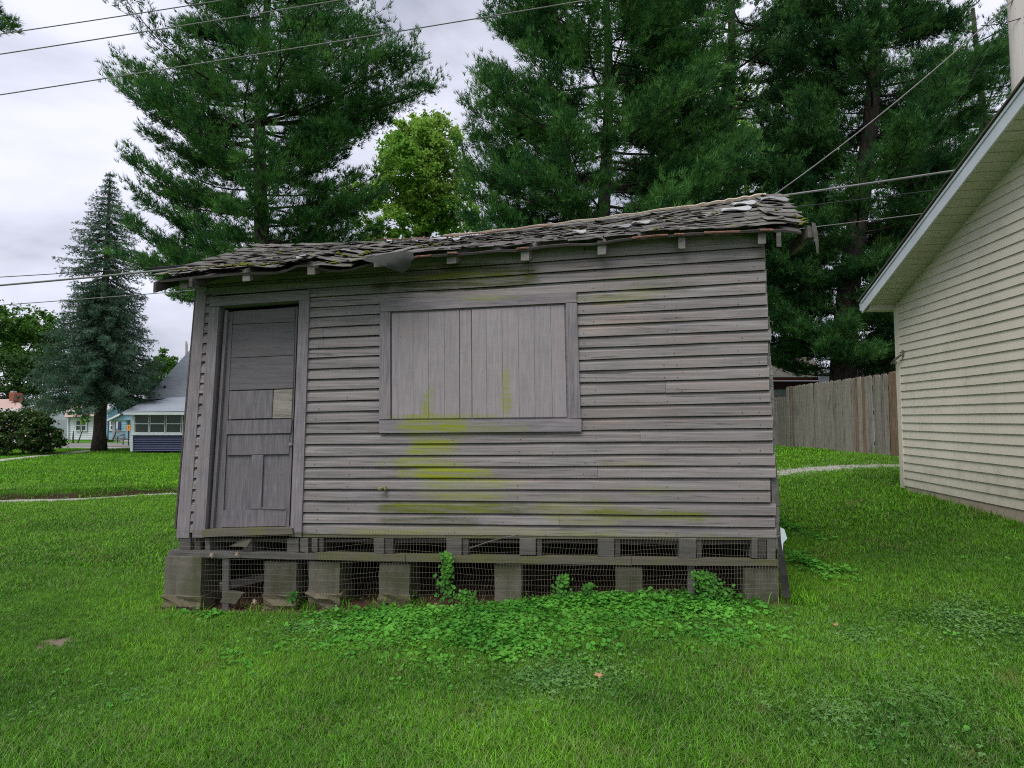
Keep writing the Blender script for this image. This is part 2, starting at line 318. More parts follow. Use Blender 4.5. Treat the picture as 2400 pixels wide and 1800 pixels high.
dyr = m.math('SUBTRACT', m.math('SUBTRACT', sx.outputs[1], 12.3), m.math('MULTIPLY', m.math('ADD', sx.outputs[0], 10.6), .448)); bk_ = m.math('MULTIPLY', m.map(dyr, .1, .2), m.map(dyr, .40, .52, 1, 0)); bk_ = m.math('MULTIPLY', bk_, m.math('LESS_THAN', sx.outputs[0], -3.5)); c = m.mix(bk_, c, (.045, .03, .02))
m.bump(n, .8, .03); M['ground'] = m.done(c)
m = NT('gravel', .95); n = m.noise((1, 1, 1), 30, 4, .7); m.bump(n, 1, .02); M['gravel'] = m.done(m.mix(m.map(n, .35, .65), (.20, .19, .15), (.52, .50, .46)))

# ------------------------------------------------------------------ ground
gx = np.concatenate([[-900, -400, -200, -120, -80, -60, -45, -35, -28, -22, -18], np.arange(-15, 12.01, .22), [13, 15, 18, 22, 28, 35, 45, 60, 80, 120, 200, 400, 900]])
gy = np.concatenate([[-300, -100, -40, -20, -12, -8], np.arange(-5, 22, .22), [23, 24.5, 26, 28, 30, 32, 35, 38, 42, 46, 50, 55, 60, 70, 80, 100, 140, 200, 400, 900]])
X, Y = np.meshgrid(gx, gy); Z = terrain(X, Y); nx_, ny_ = len(gx), len(gy)
i = np.arange(nx_ - 1); j = np.arange(ny_ - 1); I, J = np.meshgrid(i, j); a = (J * nx_ + I).ravel()
me = bigmesh('ground', np.stack([X.ravel(), Y.ravel(), Z.ravel()], 1), np.stack([a, a + 1, a + nx_ + 1, a + nx_], 1), 4)
me.polygons.foreach_set('use_smooth', [True] * len(me.polygons)); tag(link('ground', me, M['ground']), kind='structure')
def strip(name, pts, wd, m, h=.006, step=.4, wob=0.0):
    mb = MB(); P2 = []
    for k in range(len(pts) - 1):
        a, b = Vector(pts[k][:2]), Vector(pts[k + 1][:2]); n = max(1, int((b - a).length / step))
        P2 += [a.lerp(b, t / n) for t in range(n)]
    P2.append(Vector(pts[-1][:2])); v = []; f = []
    for k, p in enumerate(P2):
        d = (P2[min(k + 1, len(P2) - 1)] - P2[max(k - 1, 0)]).normalized(); nrm = Vector((-d.y, d.x))
        for s in range(5):
            q = p + nrm * wd * ((s - 2) / 4) * (1 + (wob * random.uniform(-1, 1) if s in (0, 4) else 0)); v.append((q.x, q.y, tz(q.x, q.y) + h + (.008 if 0 < s < 4 else -.006)))
        if k:
            for s in range(4): a = (k - 1) * 5 + s; f.append((a, a + 1, a + 6, a + 5))
    return tag(link(name, mesh(name, v, f, True), m), kind='structure')
PATHS = []
rp = [(x, float(rut_y(x))) for x in (-14, -10.6, -9.2, -7.7, -5, -3, 0, 2.5, 2.6, 5.7, 7.1, 9, 14)]
strip('gravel_track', rp[:8], .40, M['gravel'], .006, .12, .35); strip('gravel_track', rp[8:], 1.2, M['gravel'], .008, .12, .6)
PATHS.append((rp, .16))

# ------------------------------------------------------------------ THE SHED
shed_o = Vector(((BLW.x + BRW.x) / 2, (BLW.y + BRW.y) / 2, 0)); shed_o.z = tz(shed_o.x, shed_o.y)
SHED = empty('wooden_shed', shed_o, 'old leaning grey wooden shed with boarded window, sagging shingle roof, raised on concrete piers', 'shed')
def lin(p, q): return lambda y: p[0] + (q[0] - p[0]) * (y - p[1]) / (q[1] - p[1])
edgeL = lin((461, 678), (412, 1258)); edgeR = lin((1790, 545), (1819, 1262))
casL = lin((494, 694), (452, 1258)); casR = lin((725, 680), (706, 1258))
winL = lin((890, 706), (888, 1015)); winR = lin((1351, 684), (1363, 1011))
yl = [1251, 1225, 1200, 1172, 1146, 1120, 1094, 1068, 1041, 1016, 991, 965, 940, 914, 889, 865, 838, 817, 792, 768, 744, 721, 697, 676, 650, 626, 602, 578]
yr = [1260, 1235, 1208, 1177, 1148, 1119, 1090, 1062, 1032, 1002, 972, 942, 914, 884, 855, 827, 798, 771, 742, 714, 686, 659, 631, 603, 576, 549, 522, 495]
def rowy(i, x): return yl[i] + (yr[i] - yl[i]) * (x - 722) / 1078
EV = [(355, 652), (410, 646), (471, 640), (574, 631), (653, 630), (675, 622), (698, 611), (715, 612), (733, 616), (778, 627), (820, 622), (861, 610), (893, 608), (930, 606), (967, 598), (1050, 589), (1200, 580), (1268, 571), (1403, 562), (1539, 546), (1708, 537), (1844, 530), (1885, 537)]
def evy(x): return float(np.interp(x, [e[0] for e in EV], [e[1] for e in EV])) - np.interp(x, [355, 900, 1000, 1885], [4, 8, 14, 12])
PROF = [(0.0, .000), (0.0, .027), (.64, .022), (.73, .010), (.895, .004), (.915, -.014), (1.05, -.014)]
def clap(i, x0, x1, lip=1.0):
    n = max(2, int((x1 - x0) / 60)); v = []; f = []; ph = random.random() * 9; am = .5
    ends = random.uniform(-1.2, 1.2)
    for k in range(n + 1):
        x = x0 + (x1 - x0) * k / n; yb = rowy(i, x) + am * math.sin(x * .011 + ph) + (ends * .4 if k in (0, n) else 0); yt = rowy(i + 1, x); yt = max(yt, evy(x)); yb = max(yb, yt + .4)
        po = .0025 * math.sin(x * .02 + ph * 2)
        for (fr, of) in PROF: v.append(W(x, yb + (yt - yb) * fr, of * lip + (po if fr < .94 else 0)))
    m_ = len(PROF)
    for k in range(n):
        for s in range(m_ - 1): a = k * m_ + s; f.append((a, a + m_, a + m_ + 1, a + 1))
    f += [tuple(range(m_)), tuple(n * m_ + s for s in range(m_))[::-1]]
    return link('clapboard', mesh('clapboard', v, f), M['clap'], SHED)
ROW_END = {16: 7, 14: -4, 12: -2, 9: 3, 6: 5, 5: 5, 4: -9, 3: -10, 2: 2, 7: 1}
for i in range(27):
    if rowy(i, 1100) < evy(1100) + 3 and rowy(i, 500) < evy(500) + 3: continue
    ym = rowy(i, 1600); xr = edgeR(rowy(i, 1800)) + ROW_END.get(i, random.uniform(-2, 2))
    if i == 16: xr = edgeR(ym) + 7
    xl = edgeL(rowy(i, 440)) + 8
    yd = rowy(i, 600); yw = rowy(i, 1120); ymid = (rowy(i, 800) + rowy(i + 1, 800)) / 2
    cuts = []
    if yd > 722: cuts.append((casL(yd) + 6, casR(yd) - 6))
    elif yd > 695: cuts.append((casL(yd) + 6, casR(yd) - 4))
    if rowy(i + 1, 1120) < 1010 and rowy(i, 1350) > 705: cuts.append((winL(ymid) + 7, winR(ymid) - 7))
    x = xl; segs = []
    for a, b in cuts: segs.append((x, a)); x = b
    segs.append((x, xr))
    for a, b in segs:
        js = [c for c in {17: [757], 18: [757], 24: [1239], 23: [1239], 22: [1075], 8: [1500], 1: [1310], 12: [1560], 5: [1400]}.get(i, []) if a < c < b]
        xs = [a] + js + [b]
        for k in range(len(xs) - 1): clap(i, xs[k] + (.6 if k else 0), xs[k + 1], 1 + (.18 if k else 0))
NL = MB()
for i in range(25):
    for x in (742, 815, 905, 1060, 1215, 1370, 1395, 1560, 1585, 1735, 1780):
        if 735 < rowy(i, x) < 1000 and 885 < x < 1368: continue
        if evy(x) + 45 > rowy(i, x) or random.random() < .25: continue
        xx = x + random.uniform(-5, 5); c = W(xx, rowy(i, xx) - random.uniform(5, 9), .027); NL.hexa([c + WX * a * .0035 + WU * b * .0035 + WN * .0015 for a, b in ((-1, 1), (1, 1), (1, -1), (-1, -1))], [c + WX * a * .0035 + WU * b * .0035 - WN * .006 for a, b in ((-1, 1), (1, 1), (1, -1), (-1, -1))])
NL.build('nail_heads', simple('rusty_nail', (.10, .05, .03), .8, 30), SHED, kind='stuff')
# sheathing just behind the boards
def slab(name, q, m, parent, off=0.0, th=.02, kind=None): return MB().slab([W(x, y, off) for x, y in q], WN, th).build(name, m, parent, kind=kind)
for q_ in ([(463, 645), (508, 645), (477, 1256), (416, 1256)], [(463, 642), (712, 620), (712, 700), (463, 716)], [(708, 623), (1000, 596), (1000, 700), (708, 700)], [(708, 698), (1000, 690), (1000, 1258), (684, 1257)], [(998, 596), (1789, 536), (1815, 1262), (998, 1258)]): slab('wall_sheathing', q_, M['darktim'], SHED, -.018, .015)
# corner board, frieze
slab('corner_board', [(461, 672), (484, 671), (442, 1262), (412, 1262)], M['trimv'], SHED, .03, .028)
slab('corner_board', [(458, 672), (461, 672), (412, 1240), (408, 1240)], M['darktim'], SHED, .02, .12)
fz = [(965, 617), (1200, 607), (1369, 595), (1600, 578), (1790, 566)]
for k in range(4):
    (xa, ya), (xb, yb) = fz[k], fz[k + 1]; slab('frieze_board', [(xa + 1, evy(xa) + 1), (xb, evy(xb) + 1), (xb, yb), (xa + 1, ya)], M['trim'], SHED, .034, .03)
# door frame
slab('head_casing', [(492, 696), (724, 679), (724, 702), (491, 719)], M['trim'], SHED, .045, .045)
slab('side_casing', [(491, 720), (513, 718.5), (479, 1261), (450, 1261)], M['trimv'], SHED, .042, .042)
slab('side_casing', [(701, 704), (725, 702.5), (706, 1260), (680, 1258)], M['trimv'], SHED, .042, .042)
DOORB = .12                       # how deep the leaf sits
mb = MB(); tl, tr, br, bl = (513, 718), (701, 704), (680, 1243), (479, 1247)
f_ = [W(*p, .02) for p in (tl, tr, br, bl)]; b_ = [p - WN * DOORB for p in f_]
for k in (0, 1, 3):
    a, b = k, (k + 1) % 4; c = (f_[0] + f_[1] + f_[2] + f_[3]) / 4; t_ = [(f_[q] - c).normalized() * .03 for q in (a, b)]
    mb.hexa([f_[a], f_[b], f_[b] + t_[1], f_[a] + t_[0]], [b_[a], b_[b], b_[b] + t_[1], b_[a] + t_[0]])
mb.build('door_jamb', M['trimv'], SHED)
slab('door_stop', [(527, 727), (533, 727), (499, 1240), (492, 1240)], M['trimv'], SHED, -.03, .03)
MB().slab([W(474, 1242, .075), W(684, 1238, .075), W(686, 1252, .075), W(472, 1259, .075)], WN, .22).build('threshold', M['beam'], SHED)
# door leaf: back panel plane, then everything on it
door_o = W(600, 1240, -.08); DOOR = MB().slab([W(*p, -.085) for p in ((531, 732), (699, 718), (678, 1238), (497, 1242))], WN, .03).build('door', M['doorv'], SHED)
def dp(name, q, m, off=-.07, th=.014, label=None):
    o = MB().slab([W(*p, off) for p in q], WN, th).build(name, m, DOOR)
    if label: o['label'] = label
    return o
dp('stile', [(534, 731), (546, 730), (534, 1066), (513, 1238), (500, 1240)][:2] + [(521, 1239), (500, 1240)], M['doorv'], -.068)
dp('stile', [(693, 722), (698, 721), (677, 1236), (671, 1236)], M['doorv'], -.068)
dp('plywood_panel', [(547, 729), (692.5, 721), (691, 754), (545, 760)], M['ply'], -.058)
dp('plywood_panel', [(545, 761), (691, 755), (689.5, 832), (541, 839)], M['ply'], -.058)
dp('plywood_panel', [(541, 840), (689.5, 833), (687, 910), (537, 915)], M['ply'], -.058)
dp('patch_panel', [(537, 917), (640, 914), (637, 980), (535, 983)], M['doorv'], -.050)
dp('patch_panel', [(641.5, 914), (686, 912), (683, 980), (638, 981)], M['barewood'], -.056, label='bare unpainted plywood patch')
dp('door_rail', [(531, 986), (684, 982), (681, 1015), (529, 1018)], M['doorv'], -.050)
dp('door_rail', [(533, 1020), (679, 1018), (677, 1064), (531, 1067)], M['doorv'], -.064)
dp('mullion', [(590, 1067), (617, 1066), (612, 1193), (585, 1194)], M['doorv'], -.066)
dp('door_rail', [(523, 1196), (672, 1193), (670, 1233), (519, 1236)], M['doorv'], -.062)
dp('loose_moulding', [(612, 1189), (668, 1192), (667, 1194.5), (611, 1191.5)], M['doorv'], -.05)
kb = W(684, 1043, -.045); mb = MB(); v = []
for a in range(7):
    for b in range(12):
        th = math.pi * a / 6; ph = 2 * math.pi * b / 12; r_ = .026 * math.sin(th) ; v.append(kb + WX * r_ * math.cos(ph) + WU * r_ * math.sin(ph) + WN * .022 * (1 - math.cos(th)))
mb.add(v, [(a * 12 + b, a * 12 + (b + 1) % 12, (a + 1) * 12 + (b + 1) % 12, (a + 1) * 12 + b) for a in range(6) for b in range(12)])
mb.tube([kb - WN * .03, kb + WN * .005], .011, 10); mb.build('door_knob', M['trim'], DOOR, True)
# boarded window
WIN = slab('window_backing', [(908, 722), (1334, 702), (1341, 990), (908, 992)], M['trim'], SHED, .012, .01)
def wp(name, q, m, off, th): return MB().slab([W(*p, off) for p in q], WN, th).build(name, m, WIN)
wp('frame_board', [(890, 706), (1351, 684), (1352, 708), (890, 731)], M['trim'], .045, .04)
wp('frame_board', [(890, 732), (914, 731), (915, 983), (888, 984)], M['trimv'], .043, .038)
wp('frame_board', [(1326, 710), (1352, 709), (1361, 981), (1334, 982)], M['trimv'], .043, .038)
wp('frame_board', [(888, 985), (1363, 982), (1363, 1011), (888, 1015)], M['trim'], .050, .045)
xt = [918.5, 932.5, 968, 1004, 1041, 1076.5, 1105.5, 1139, 1176, 1214, 1251, 1290, 1322.5]; xb = [918.5, 932.5, 968, 1004, 1042, 1077, 1107, 1141.5, 1179.5, 1217.5, 1254.5, 1295, 1328.5]
def topy(x): return 735 - (x - 915) * .0505
def boty(x): return 982.5 - (x - 915) * .011
for k in range(12):
    o = random.uniform(-.002, .002) + (.004 if k == 0 else 0); g_ = .12 if k != 5 else 1.3
    wp('plank', [(xt[k] + g_, topy(xt[k])), (xt[k + 1] - g_, topy(xt[k + 1])), (xb[k + 1] - g_, boty(xb[k + 1])), (xb[k] + g_, boty(xb[k]))], M['plankv'], .027 + o, .018)
# pipe stub and two round holes in the siding
for x, y in ((852, 952), (871, 952)):
    c = W(x, y, .0225); MB().tube([c - WN * .03, c + WN * .001], .0125, 14).build('pipe_hole', M['black'], SHED)
c = W(904, 1142, .01); mb = MB(); a = c + WN * .07 + WX * -.035 + WU * -.012
mb.tube([c, c + WN * .03, a], [.013, .014, .013], 10); mb.tube([a - WN * .012, a + WN * .004], .021, 8); mb.tube([c + WN * .035, c + WN * .035 + WU * -.03 + WX * .01], [.012, .014], 8)
SP = mb.build('spigot', simple('corroded_brass', (.19, .19, .09), .6, 20), SHED, True)

# roof surface ------------------------------------------------------
EO = [(355, .50), (600, .48), (860, .42), (960, .24), (1100, .16), (1500, .14), (1885, .16)]
RD = [(625, 574, 7.4), (669, 577, 7.4), (850, 571, 7.3), (1050, 562, 7.2), (1200, 547, 7.05), (1400, 523, 6.9), (1539, 504, 6.85), (1700, 478, 6.75), (1803, 461, 6.7), (1850, 464, 6.7)]
def interp(t, xs, ys): return float(np.interp(t, xs, ys))
def eave(s, back=0.0):
    px = 355 + (1888 - 355) * s; return W(px, interp(px, [e[0] for e in EV], [e[1] for e in EV]), interp(px, [e[0] for e in EO], [e[1] for e in EO]))
def ridge(s):
    px = 625 + (1850 - 625) * s; return P(px, interp(px, [e[0] for e in RD], [e[1] for e in RD]), interp(px, [e[0] for e in RD], [e[2] for e in RD]))
def roofp(s, t, off=0.0):
    a, b = eave(s), ridge(s); p = a.lerp(b, t); return p + RN * off
_a, _b = eave(.5), ridge(.5); RN = (ridge(.6) - ridge(.4)).cross(_b - _a).normalized()
if RN.z < 0: RN = -RN
def patch(name, fn, ns, ntt, th, m, parent, n=None):
    v = []; f = []; n = n or RN
    for lay in (0, 1):
        for i in range(ns + 1):
            for j in range(ntt + 1): v.append(fn(i / ns, j / ntt) - n * th * lay)
    K = (ns + 1) * (ntt + 1); at = lambda i, j: i * (ntt + 1) + j
    for i in range(ns):
        for j in range(ntt): q = (at(i, j), at(i + 1, j), at(i + 1, j + 1), at(i, j + 1)); f += [q, tuple(k + K for k in q[::-1])]
    for i in range(ns):
        for j in (0, ntt): a, b = at(i, j), at(i + 1, j); f.append((a, b, b + K, a + K))
    for j in range(ntt):
        for i in (0, ns): a, b = at(i, j), at(i, j + 1); f.append((a, b, b + K, a + K))
    return link(name, mesh(name, v, f), m, parent)
ROOF = patch('roof', lambda s, t: roofp(.006 + s * .988, t, -.03), 60, 6, .02, M['darktim'], SHED)
# shingles: courses from eave to ridge, single pieces sharing eight curled meshes
SW, SH = .335, .245
def shingle_mesh(k):
    r = random.Random(k); v = []; nx, ny = 5, 3
    c1, c2 = r.uniform(-.004, .013) + (.025 if k == 3 else 0), r.uniform(-.004, .012)
    for lay in (0, 1):
        for j in range(ny + 1):
            for i in range(nx + 1):
                u, t = i / nx, j / ny; cut = r.uniform(0, .022) if j == 0 else 0
                z = .004 + (1 - t) ** 2 * (.010 + c1 * (1 - u) ** 2 + c2 * u ** 2 + r.uniform(-.003, .006)) + .005 * math.sin(u * 5 + k)
                v.append(((u - .5) * SW * (1 + .015 * r.uniform(-1, 1)), t * SH + cut, z - lay * .005))
    K = (nx + 1) * (ny + 1); f = []; at = lambda i, j: j * (nx + 1) + i
    for j in range(ny):
        for i in range(nx): q = (at(i, j), at(i + 1, j), at(i + 1, j + 1), at(i, j + 1)); f += [q, tuple(x + K for x in q[::-1])]
    for i in range(nx): a, b = at(i, 0), at(i + 1, 0); f.append((a, a + K, b + K, b))
    for j in range(ny):
        for i in (0, nx): a, b = at(i, j), at(i, j + 1); f.append((a, b, b + K, a + K))
    me = mesh('shingle', v, f); me.materials.append(M['shing']); return me
SM = [shingle_mesh(k) for k in range(10)]
NC = 14
for j in range(NC):
    Lr = (roofp(1, j / NC) - roofp(0, j / NC)).length; n = int(round(Lr / SW)); n = min(n, 20)
    for i in range(n + 1):
        s = (i + (.5 if j % 2 else 0) + random.uniform(-.06, .06)) / n
        if s > .995: continue
        s = min(max(s, .012), .985); t = (j + random.uniform(-.10, .10)) / NC
        if j == 0: t = random.uniform(-.03, .01)
        if random.random() < .012 and j > 1: continue
        p = roofp(s, max(t, -.02)); ex = (roofp(min(s + .02, 1), t) - roofp(max(s - .02, 0), t)).normalized(); ey = (roofp(s, t + .1) - roofp(s, t)).normalized()
        ez = ex.cross(ey).normalized(); ey = ez.cross(ex); Mx = Matrix((ex, ey, ez)).transposed()
        Mx = Mx @ Matrix.Rotation(random.uniform(-.05, .05), 3, 'Z') @ Matrix.Rotation(random.uniform(.005, .035), 3, 'X')
        o = bpy.data.objects.new('shingle', random.choice(SM)); COL.objects.link(o); o.parent = ROOF
        o.matrix_local = Matrix.Translation(p + ez * (.003 + random.uniform(0, .004)) ) @ Mx.to_4x4() @ Matrix.Diagonal((random.uniform(.9, 1.1), 1, 1, 1))
# pale loose patches lying on the shingles
def roof_px(px, py, off=.03):      # picture point on the roof slope (search)
    best = None
    for a in range(101):
        for b in range(0, 21):
            s, t = a / 100, b / 20; q = roofp(s, t); d = q - Vector((0, 0, CAMZ)); cy = d.y * math.cos(PITCH) + d.z * math.sin(PITCH); cz = -d.y * math.sin(PITCH) + d.z * math.cos(PITCH)
            e = (1200 + F * d.x / cy - px) ** 2 + (900 - F * cz / cy - py) ** 2
            if best is None or e < best[0]: best = (e, s, t)
    return best[1], best[2]
for (x0, y0, x1, y1) in ((1436, 544, 1475, 536), (1478, 540, 1530, 525), (1718, 490, 1772, 480), (1775, 482, 1848, 472), (1690, 506, 1755, 496), (1340, 556, 1375, 550), (1060, 574, 1085, 568), (700, 614, 722, 610)):
    (s0, t0), (s1, t1) = roof_px(x0, y0), roof_px(x1, y1); s0, s1 = min(s0, s1 - .005), max(s1, s0 + .005); tm = (t0 + t1) / 2; dt = .055
    patch('loose_patch', lambda a, b: roofp(s0 + (s1 - s0) * a + .003 * math.sin(b * 5), tm - dt + 2 * dt * b + .012 * math.sin(a * 7), .050 + .014 * math.sin(a * 5 + b * 3) * (1 - b)), 6, 3, .006, M['shingpale'], ROOF)
# torn flap hanging at the broken eave
fl = [[(845, 607), (862, 603), (885, 598), (915, 592), (945, 588), (968, 590)], [(858, 612), (880, 614), (902, 610), (925, 604), (950, 602), (970, 604)], [(884, 618), (898, 622), (912, 625), (930, 620), (952, 616), (966, 612)], [(918, 630), (924, 634), (932, 637), (943, 640), (955, 633), (962, 624)]]
v = []
for a in range(4):
    for b in range(6): x, y = fl[a][b]; v.append(W(x, y, .47 - .05 * b / 5 + [.0, .05, .04, .0][a] + .02 * math.sin(b * 2 + a)))
link('torn_flap', mesh('torn_flap', v, [(a * 6 + b, a * 6 + b + 1, a * 6 + b + 7, a * 6 + b + 6) for a in range(3) for b in range(5)], True), simple('old_felt', (.045, .048, .042), .95, 14, .6, 1.4, bump=.8, bd=.01), ROOF)
# ridge: split cedar and pale lath showing
def ribbon(name, s0, s1, t0, t1, off, m, th=.02, n=30): return patch(name, lambda a, b: roofp(s0 + (s1 - s0) * a, t0 + (t1 - t0) * b + .006 * math.sin(a * 60 + b), off + .006 * math.sin(a * 37)), n, 1, th, m, ROOF)
ribbon('ridge_board', .34, .80, .975, 1.005, .062, M['tan']); ribbon('ridge_board', .22, .55, .95, .972, .048, M['redwood'], .01); ribbon('ridge_board', .80, .955, .965, 1.005, .05, M['tan'], .03)
ribbon('eave_board', .40, .985, -.025, .0, -.018, M['darktim'], .02)
for a_, b_ in ((.405, .43), (.455, .47), (.56, .575), (.735, .79), (.80, .815), (.845, .90), (.93, .95)): ribbon('split_board', a_, b_, -.035, -.005, -.008, M['redwood'], .012, 6)
# moss cushions
V = []; T = []; nb = 0
spots = [(471, 637, 7), (500, 634, 6), (560, 628, 10), (590, 627, 12), (640, 626, 6), (778, 622, 8), (795, 606, 9), (812, 603, 8), (860, 602, 9), (868, 596, 8), (850, 612, 8), (655, 598, 8), (700, 592, 6), (985, 584, 8), (1023, 581, 9), (1000, 583, 5), (1535, 541, 5), (1462, 530, 4), (1675, 508, 6), (1818, 499, 6), (1866, 512, 9), (1892, 520, 9), (1897, 524, 8), (1800, 500, 5), (730, 600, 5), (410, 642, 5), (380, 647, 6), (440, 640, 6), (620, 627, 8), (530, 631, 8)]
for (x, y, r_) in spots:
    s, t = roof_px(x, y)
    for q in range(5):
        c = roofp(s + random.uniform(-1, 1) * r_ * .0009, max(0, t + random.uniform(-.03, .03)), .018 + .01 * random.random()); rad = r_ * .0032 * random.uniform(.5, 1.1)
        for a in range(4):
            for b in range(8):
                th = math.pi * .5 * a / 3; ph = b * math.pi / 4; V.append(c + Vector((math.cos(ph) * math.cos(th), math.sin(ph) * math.cos(th), math.sin(th) * .55)) * rad * random.uniform(.85, 1.15))
        for a in range(3):
            for b in range(8): T.append((nb + a * 8 + b, nb + a * 8 + (b + 1) % 8, nb + a * 8 + 8 + (b + 1) % 8, nb + a * 8 + 8 + b))
        nb += 32
link('moss', mesh('moss', V, T, True), M['moss'], ROOF, kind='stuff')
# rafters and tails
RX = [(430, 665, 18, 24, .40), (577, 645, 17, 27, .45), (729, 630, 17, 26, .43), (887, 613, 22, 24, .40), (1058, 603, 22, 28, .17), (1230, 595, 19, 30, .155), (1410, 580, 19, 32, .15), (1598, 565, 16, 34, .14), (1786, 553, 19, 35, .15)]
for (x, y, wd, hh, o) in RX:
    fr = [W(x - wd / 2, y - hh / 2, o), W(x + wd / 2, y - hh / 2 - 1, o), W(x + wd / 2, y + hh / 2, o), W(x - wd / 2, y + hh / 2 + 1, o)]
    s, t = (x - 355) / 1533, .0; bk_dir = (ridge(s) - eave(s)).normalized() * 1.9
    MB().hexa(fr, [p + bk_dir * .45 for p in fr]).build('rafter_tail', M['tail'], SHED)
# barge boards at both ends
def barge(s, th=.03, drop=.12, name='barge_board', m=None, x0=-.02, x1=1.0):
    A = [roofp(s, x0, -.035), roofp(s, x1, -.035)]; dn = Vector((0, 0, -drop)); dx = WX * th
    MB().hexa([A[0], A[1], A[1] + dn, A[0] + dn], [p + dx for p in (A[0], A[1], A[1] + dn, A[0] + dn)]).build(name, m or M['darktim'], SHED)
barge(.006, .03, .10); barge(.06, .035, .08); barge(.955, .04, .14, m=M['old'])
MB().hexa([W(1893, 528, .1), W(1905, 531, .1), W(1908, 556, .1), (W(1893, 556, .1))], [p - WN * .5 for p in (W(1893, 528, .1), W(1905, 531, .1), W(1908, 556, .1), W(1893, 556, .1))]).build('rafter_tail', M['old'], SHED)
v = [W(*p) for p in [(1902, 520, .12), (1912, 524, .1), (1905, 545, .13), (1917, 548, .1), (1911, 570, .12), (1919, 575, .1), (1914, 592, .12), (1918, 596, .11)]]
link('hanging_strip', mesh('hanging_strip', v, [(0, 1, 3, 2), (2, 3, 5, 4), (4, 5, 7, 6)]), M['shing'], ROOF)
# rear slope, end walls, rear wall, floor
DEP = 3.05
rear_n = Vector((0, 0, 1))
def rearp(s, t, off=0):
    b = ridge(s); e_ = eave(s) - WN * (DEP + .75); e_.z = eave(s).z - .02; return b.lerp(e_, t) + Vector((0, 0, off))
patch('rear_roof', lambda s, t: rearp(s, t, .0), 30, 6, .03, M['shing'], SHED, rear_n)
def sidewall(px_t, py_t, px_b, py_b, sgn, m, name):
    a, b = W(px_t, py_t), W(px_b, py_b); back = -NH * DEP; s_ = (px_t - 355) / 1533; rg = ridge(s_); ap = a + back * .5; ap.z = a.lerp(a, 0).z + .62
    q = [a, ap, a + back, b + back, b]; MB().add(q + [p - WX * sgn * .03 for p in q], [(0, 1, 2, 3, 4), (9, 8, 7, 6, 5)] + [(i, (i + 1) % 5, (i + 1) % 5 + 5, i + 5) for i in range(5)]).build(name, m, SHED)
sidewall(463, 640, 416, 1258, -1, M['clap'], 'end_wall'); sidewall(1792, 545, 1822, 1264, 1, M['sideasph'], 'end_wall')
a, b, c, d = W(463, 640), W(1792, 545), W(1822, 1264), W(416, 1258); bk = [p - NH * DEP for p in (a, b, c, d)]
MB().slab(bk, -NH, -.02).build('rear_wall', M['clap'], SHED)
fl_ = [W(418, 1262, -.02), W(1820, 1268, -.02)]; MB().hexa([fl_[0], fl_[1], fl_[1] - NH * DEP, fl_[0] - NH * DEP], [p - Vector((0, 0, .03)) for p in (fl_[0], fl_[1], fl_[1] - NH * DEP, fl_[0] - NH * DEP)]).build('floor', M['darktim'], SHED)
sk = [BLW - NH * DEP, BRW - NH * DEP]; SK = MB().hexa([sk[0], sk[1], Vector((sk[1].x, sk[1].y, -.35)), Vector((sk[0].x, sk[0].y, -.45))], [p - NH * .02 for p in (sk[0], sk[1], Vector((sk[1].x, sk[1].y, -.35)), Vector((sk[0].x, sk[0].y, -.45)))]); SK.build('rear_light_block', M['tar'], SHED)  # added dark sheet, blocks light from behind so the underfloor stays dark
sk = [BRW - NH * .05, BRW - NH * DEP]; MB().hexa([sk[0], sk[1], Vector((sk[1].x, sk[1].y, -.3)), Vector((sk[0].x, sk[0].y, -.3))], [p + WX * .015 for p in (sk[0], sk[1], Vector((sk[1].x, sk[1].y, -.3)), Vector((sk[0].x, sk[0].y, -.3)))]).build('side_light_block', M['tar'], SHED)  # added sheet at the right end, shuts side light out under the floor
sk = [BLW - NH * .5, BLW - NH * DEP]; MB().hexa([sk[0], sk[1], Vector((sk[1].x, sk[1].y, -.4)), Vector((sk[0].x, sk[0].y, -.4))], [p - WX * .015 for p in (sk[0], sk[1], Vector((sk[1].x, sk[1].y, -.4)), Vector((sk[0].x, sk[0].y, -.4)))]).build('side_light_block', M['tar'], SHED)  # added sheet at the left end, stops daylight showing under the floor
# ragged asphalt siding that shows past the right edge
y = 740
while y < 1262:
    h = random.uniform(22, 38); x = edgeR(y); w_ = 6 + 6 * (y - 740) / 500 + random.uniform(-2, 3)
    q = [(x - 2, y), (x + w_ * .8, y + 1), (x + w_, y + h), (x - 2, y + h)]; slab('asphalt_siding_edge', q, M['sideasph'], SHED, .001, .10); y += h * .97
v = [W(x, y, o) for x, y, o in [(1822, 1262, 0), (1834, 1250, .02), (1824, 1300, .01), (1838, 1300, .03), (1826, 1345, .02), (1846, 1350, .02), (1832, 1385, .02), (1850, 1380, .0), (1836, 1402, .03), (1853, 1400, .02)]]
MB().add(v, [(i, i + 1, i + 3, i + 2) for i in (0, 2, 4, 6)]).build('tar_paper', M['tar'], SHED)
v = [W(x, y, .04) for x, y in [(1829, 1236), (1838, 1240), (1845, 1262), (1836, 1272), (1834, 1292), (1830, 1262)]]
MB().add(v, [(0, 1, 2, 5), (5, 2, 3), (5, 3, 4)]).build('plastic_scrap', simple('clear_plastic', (.55, .62, .66), .3, 4, bump=0), SHED)
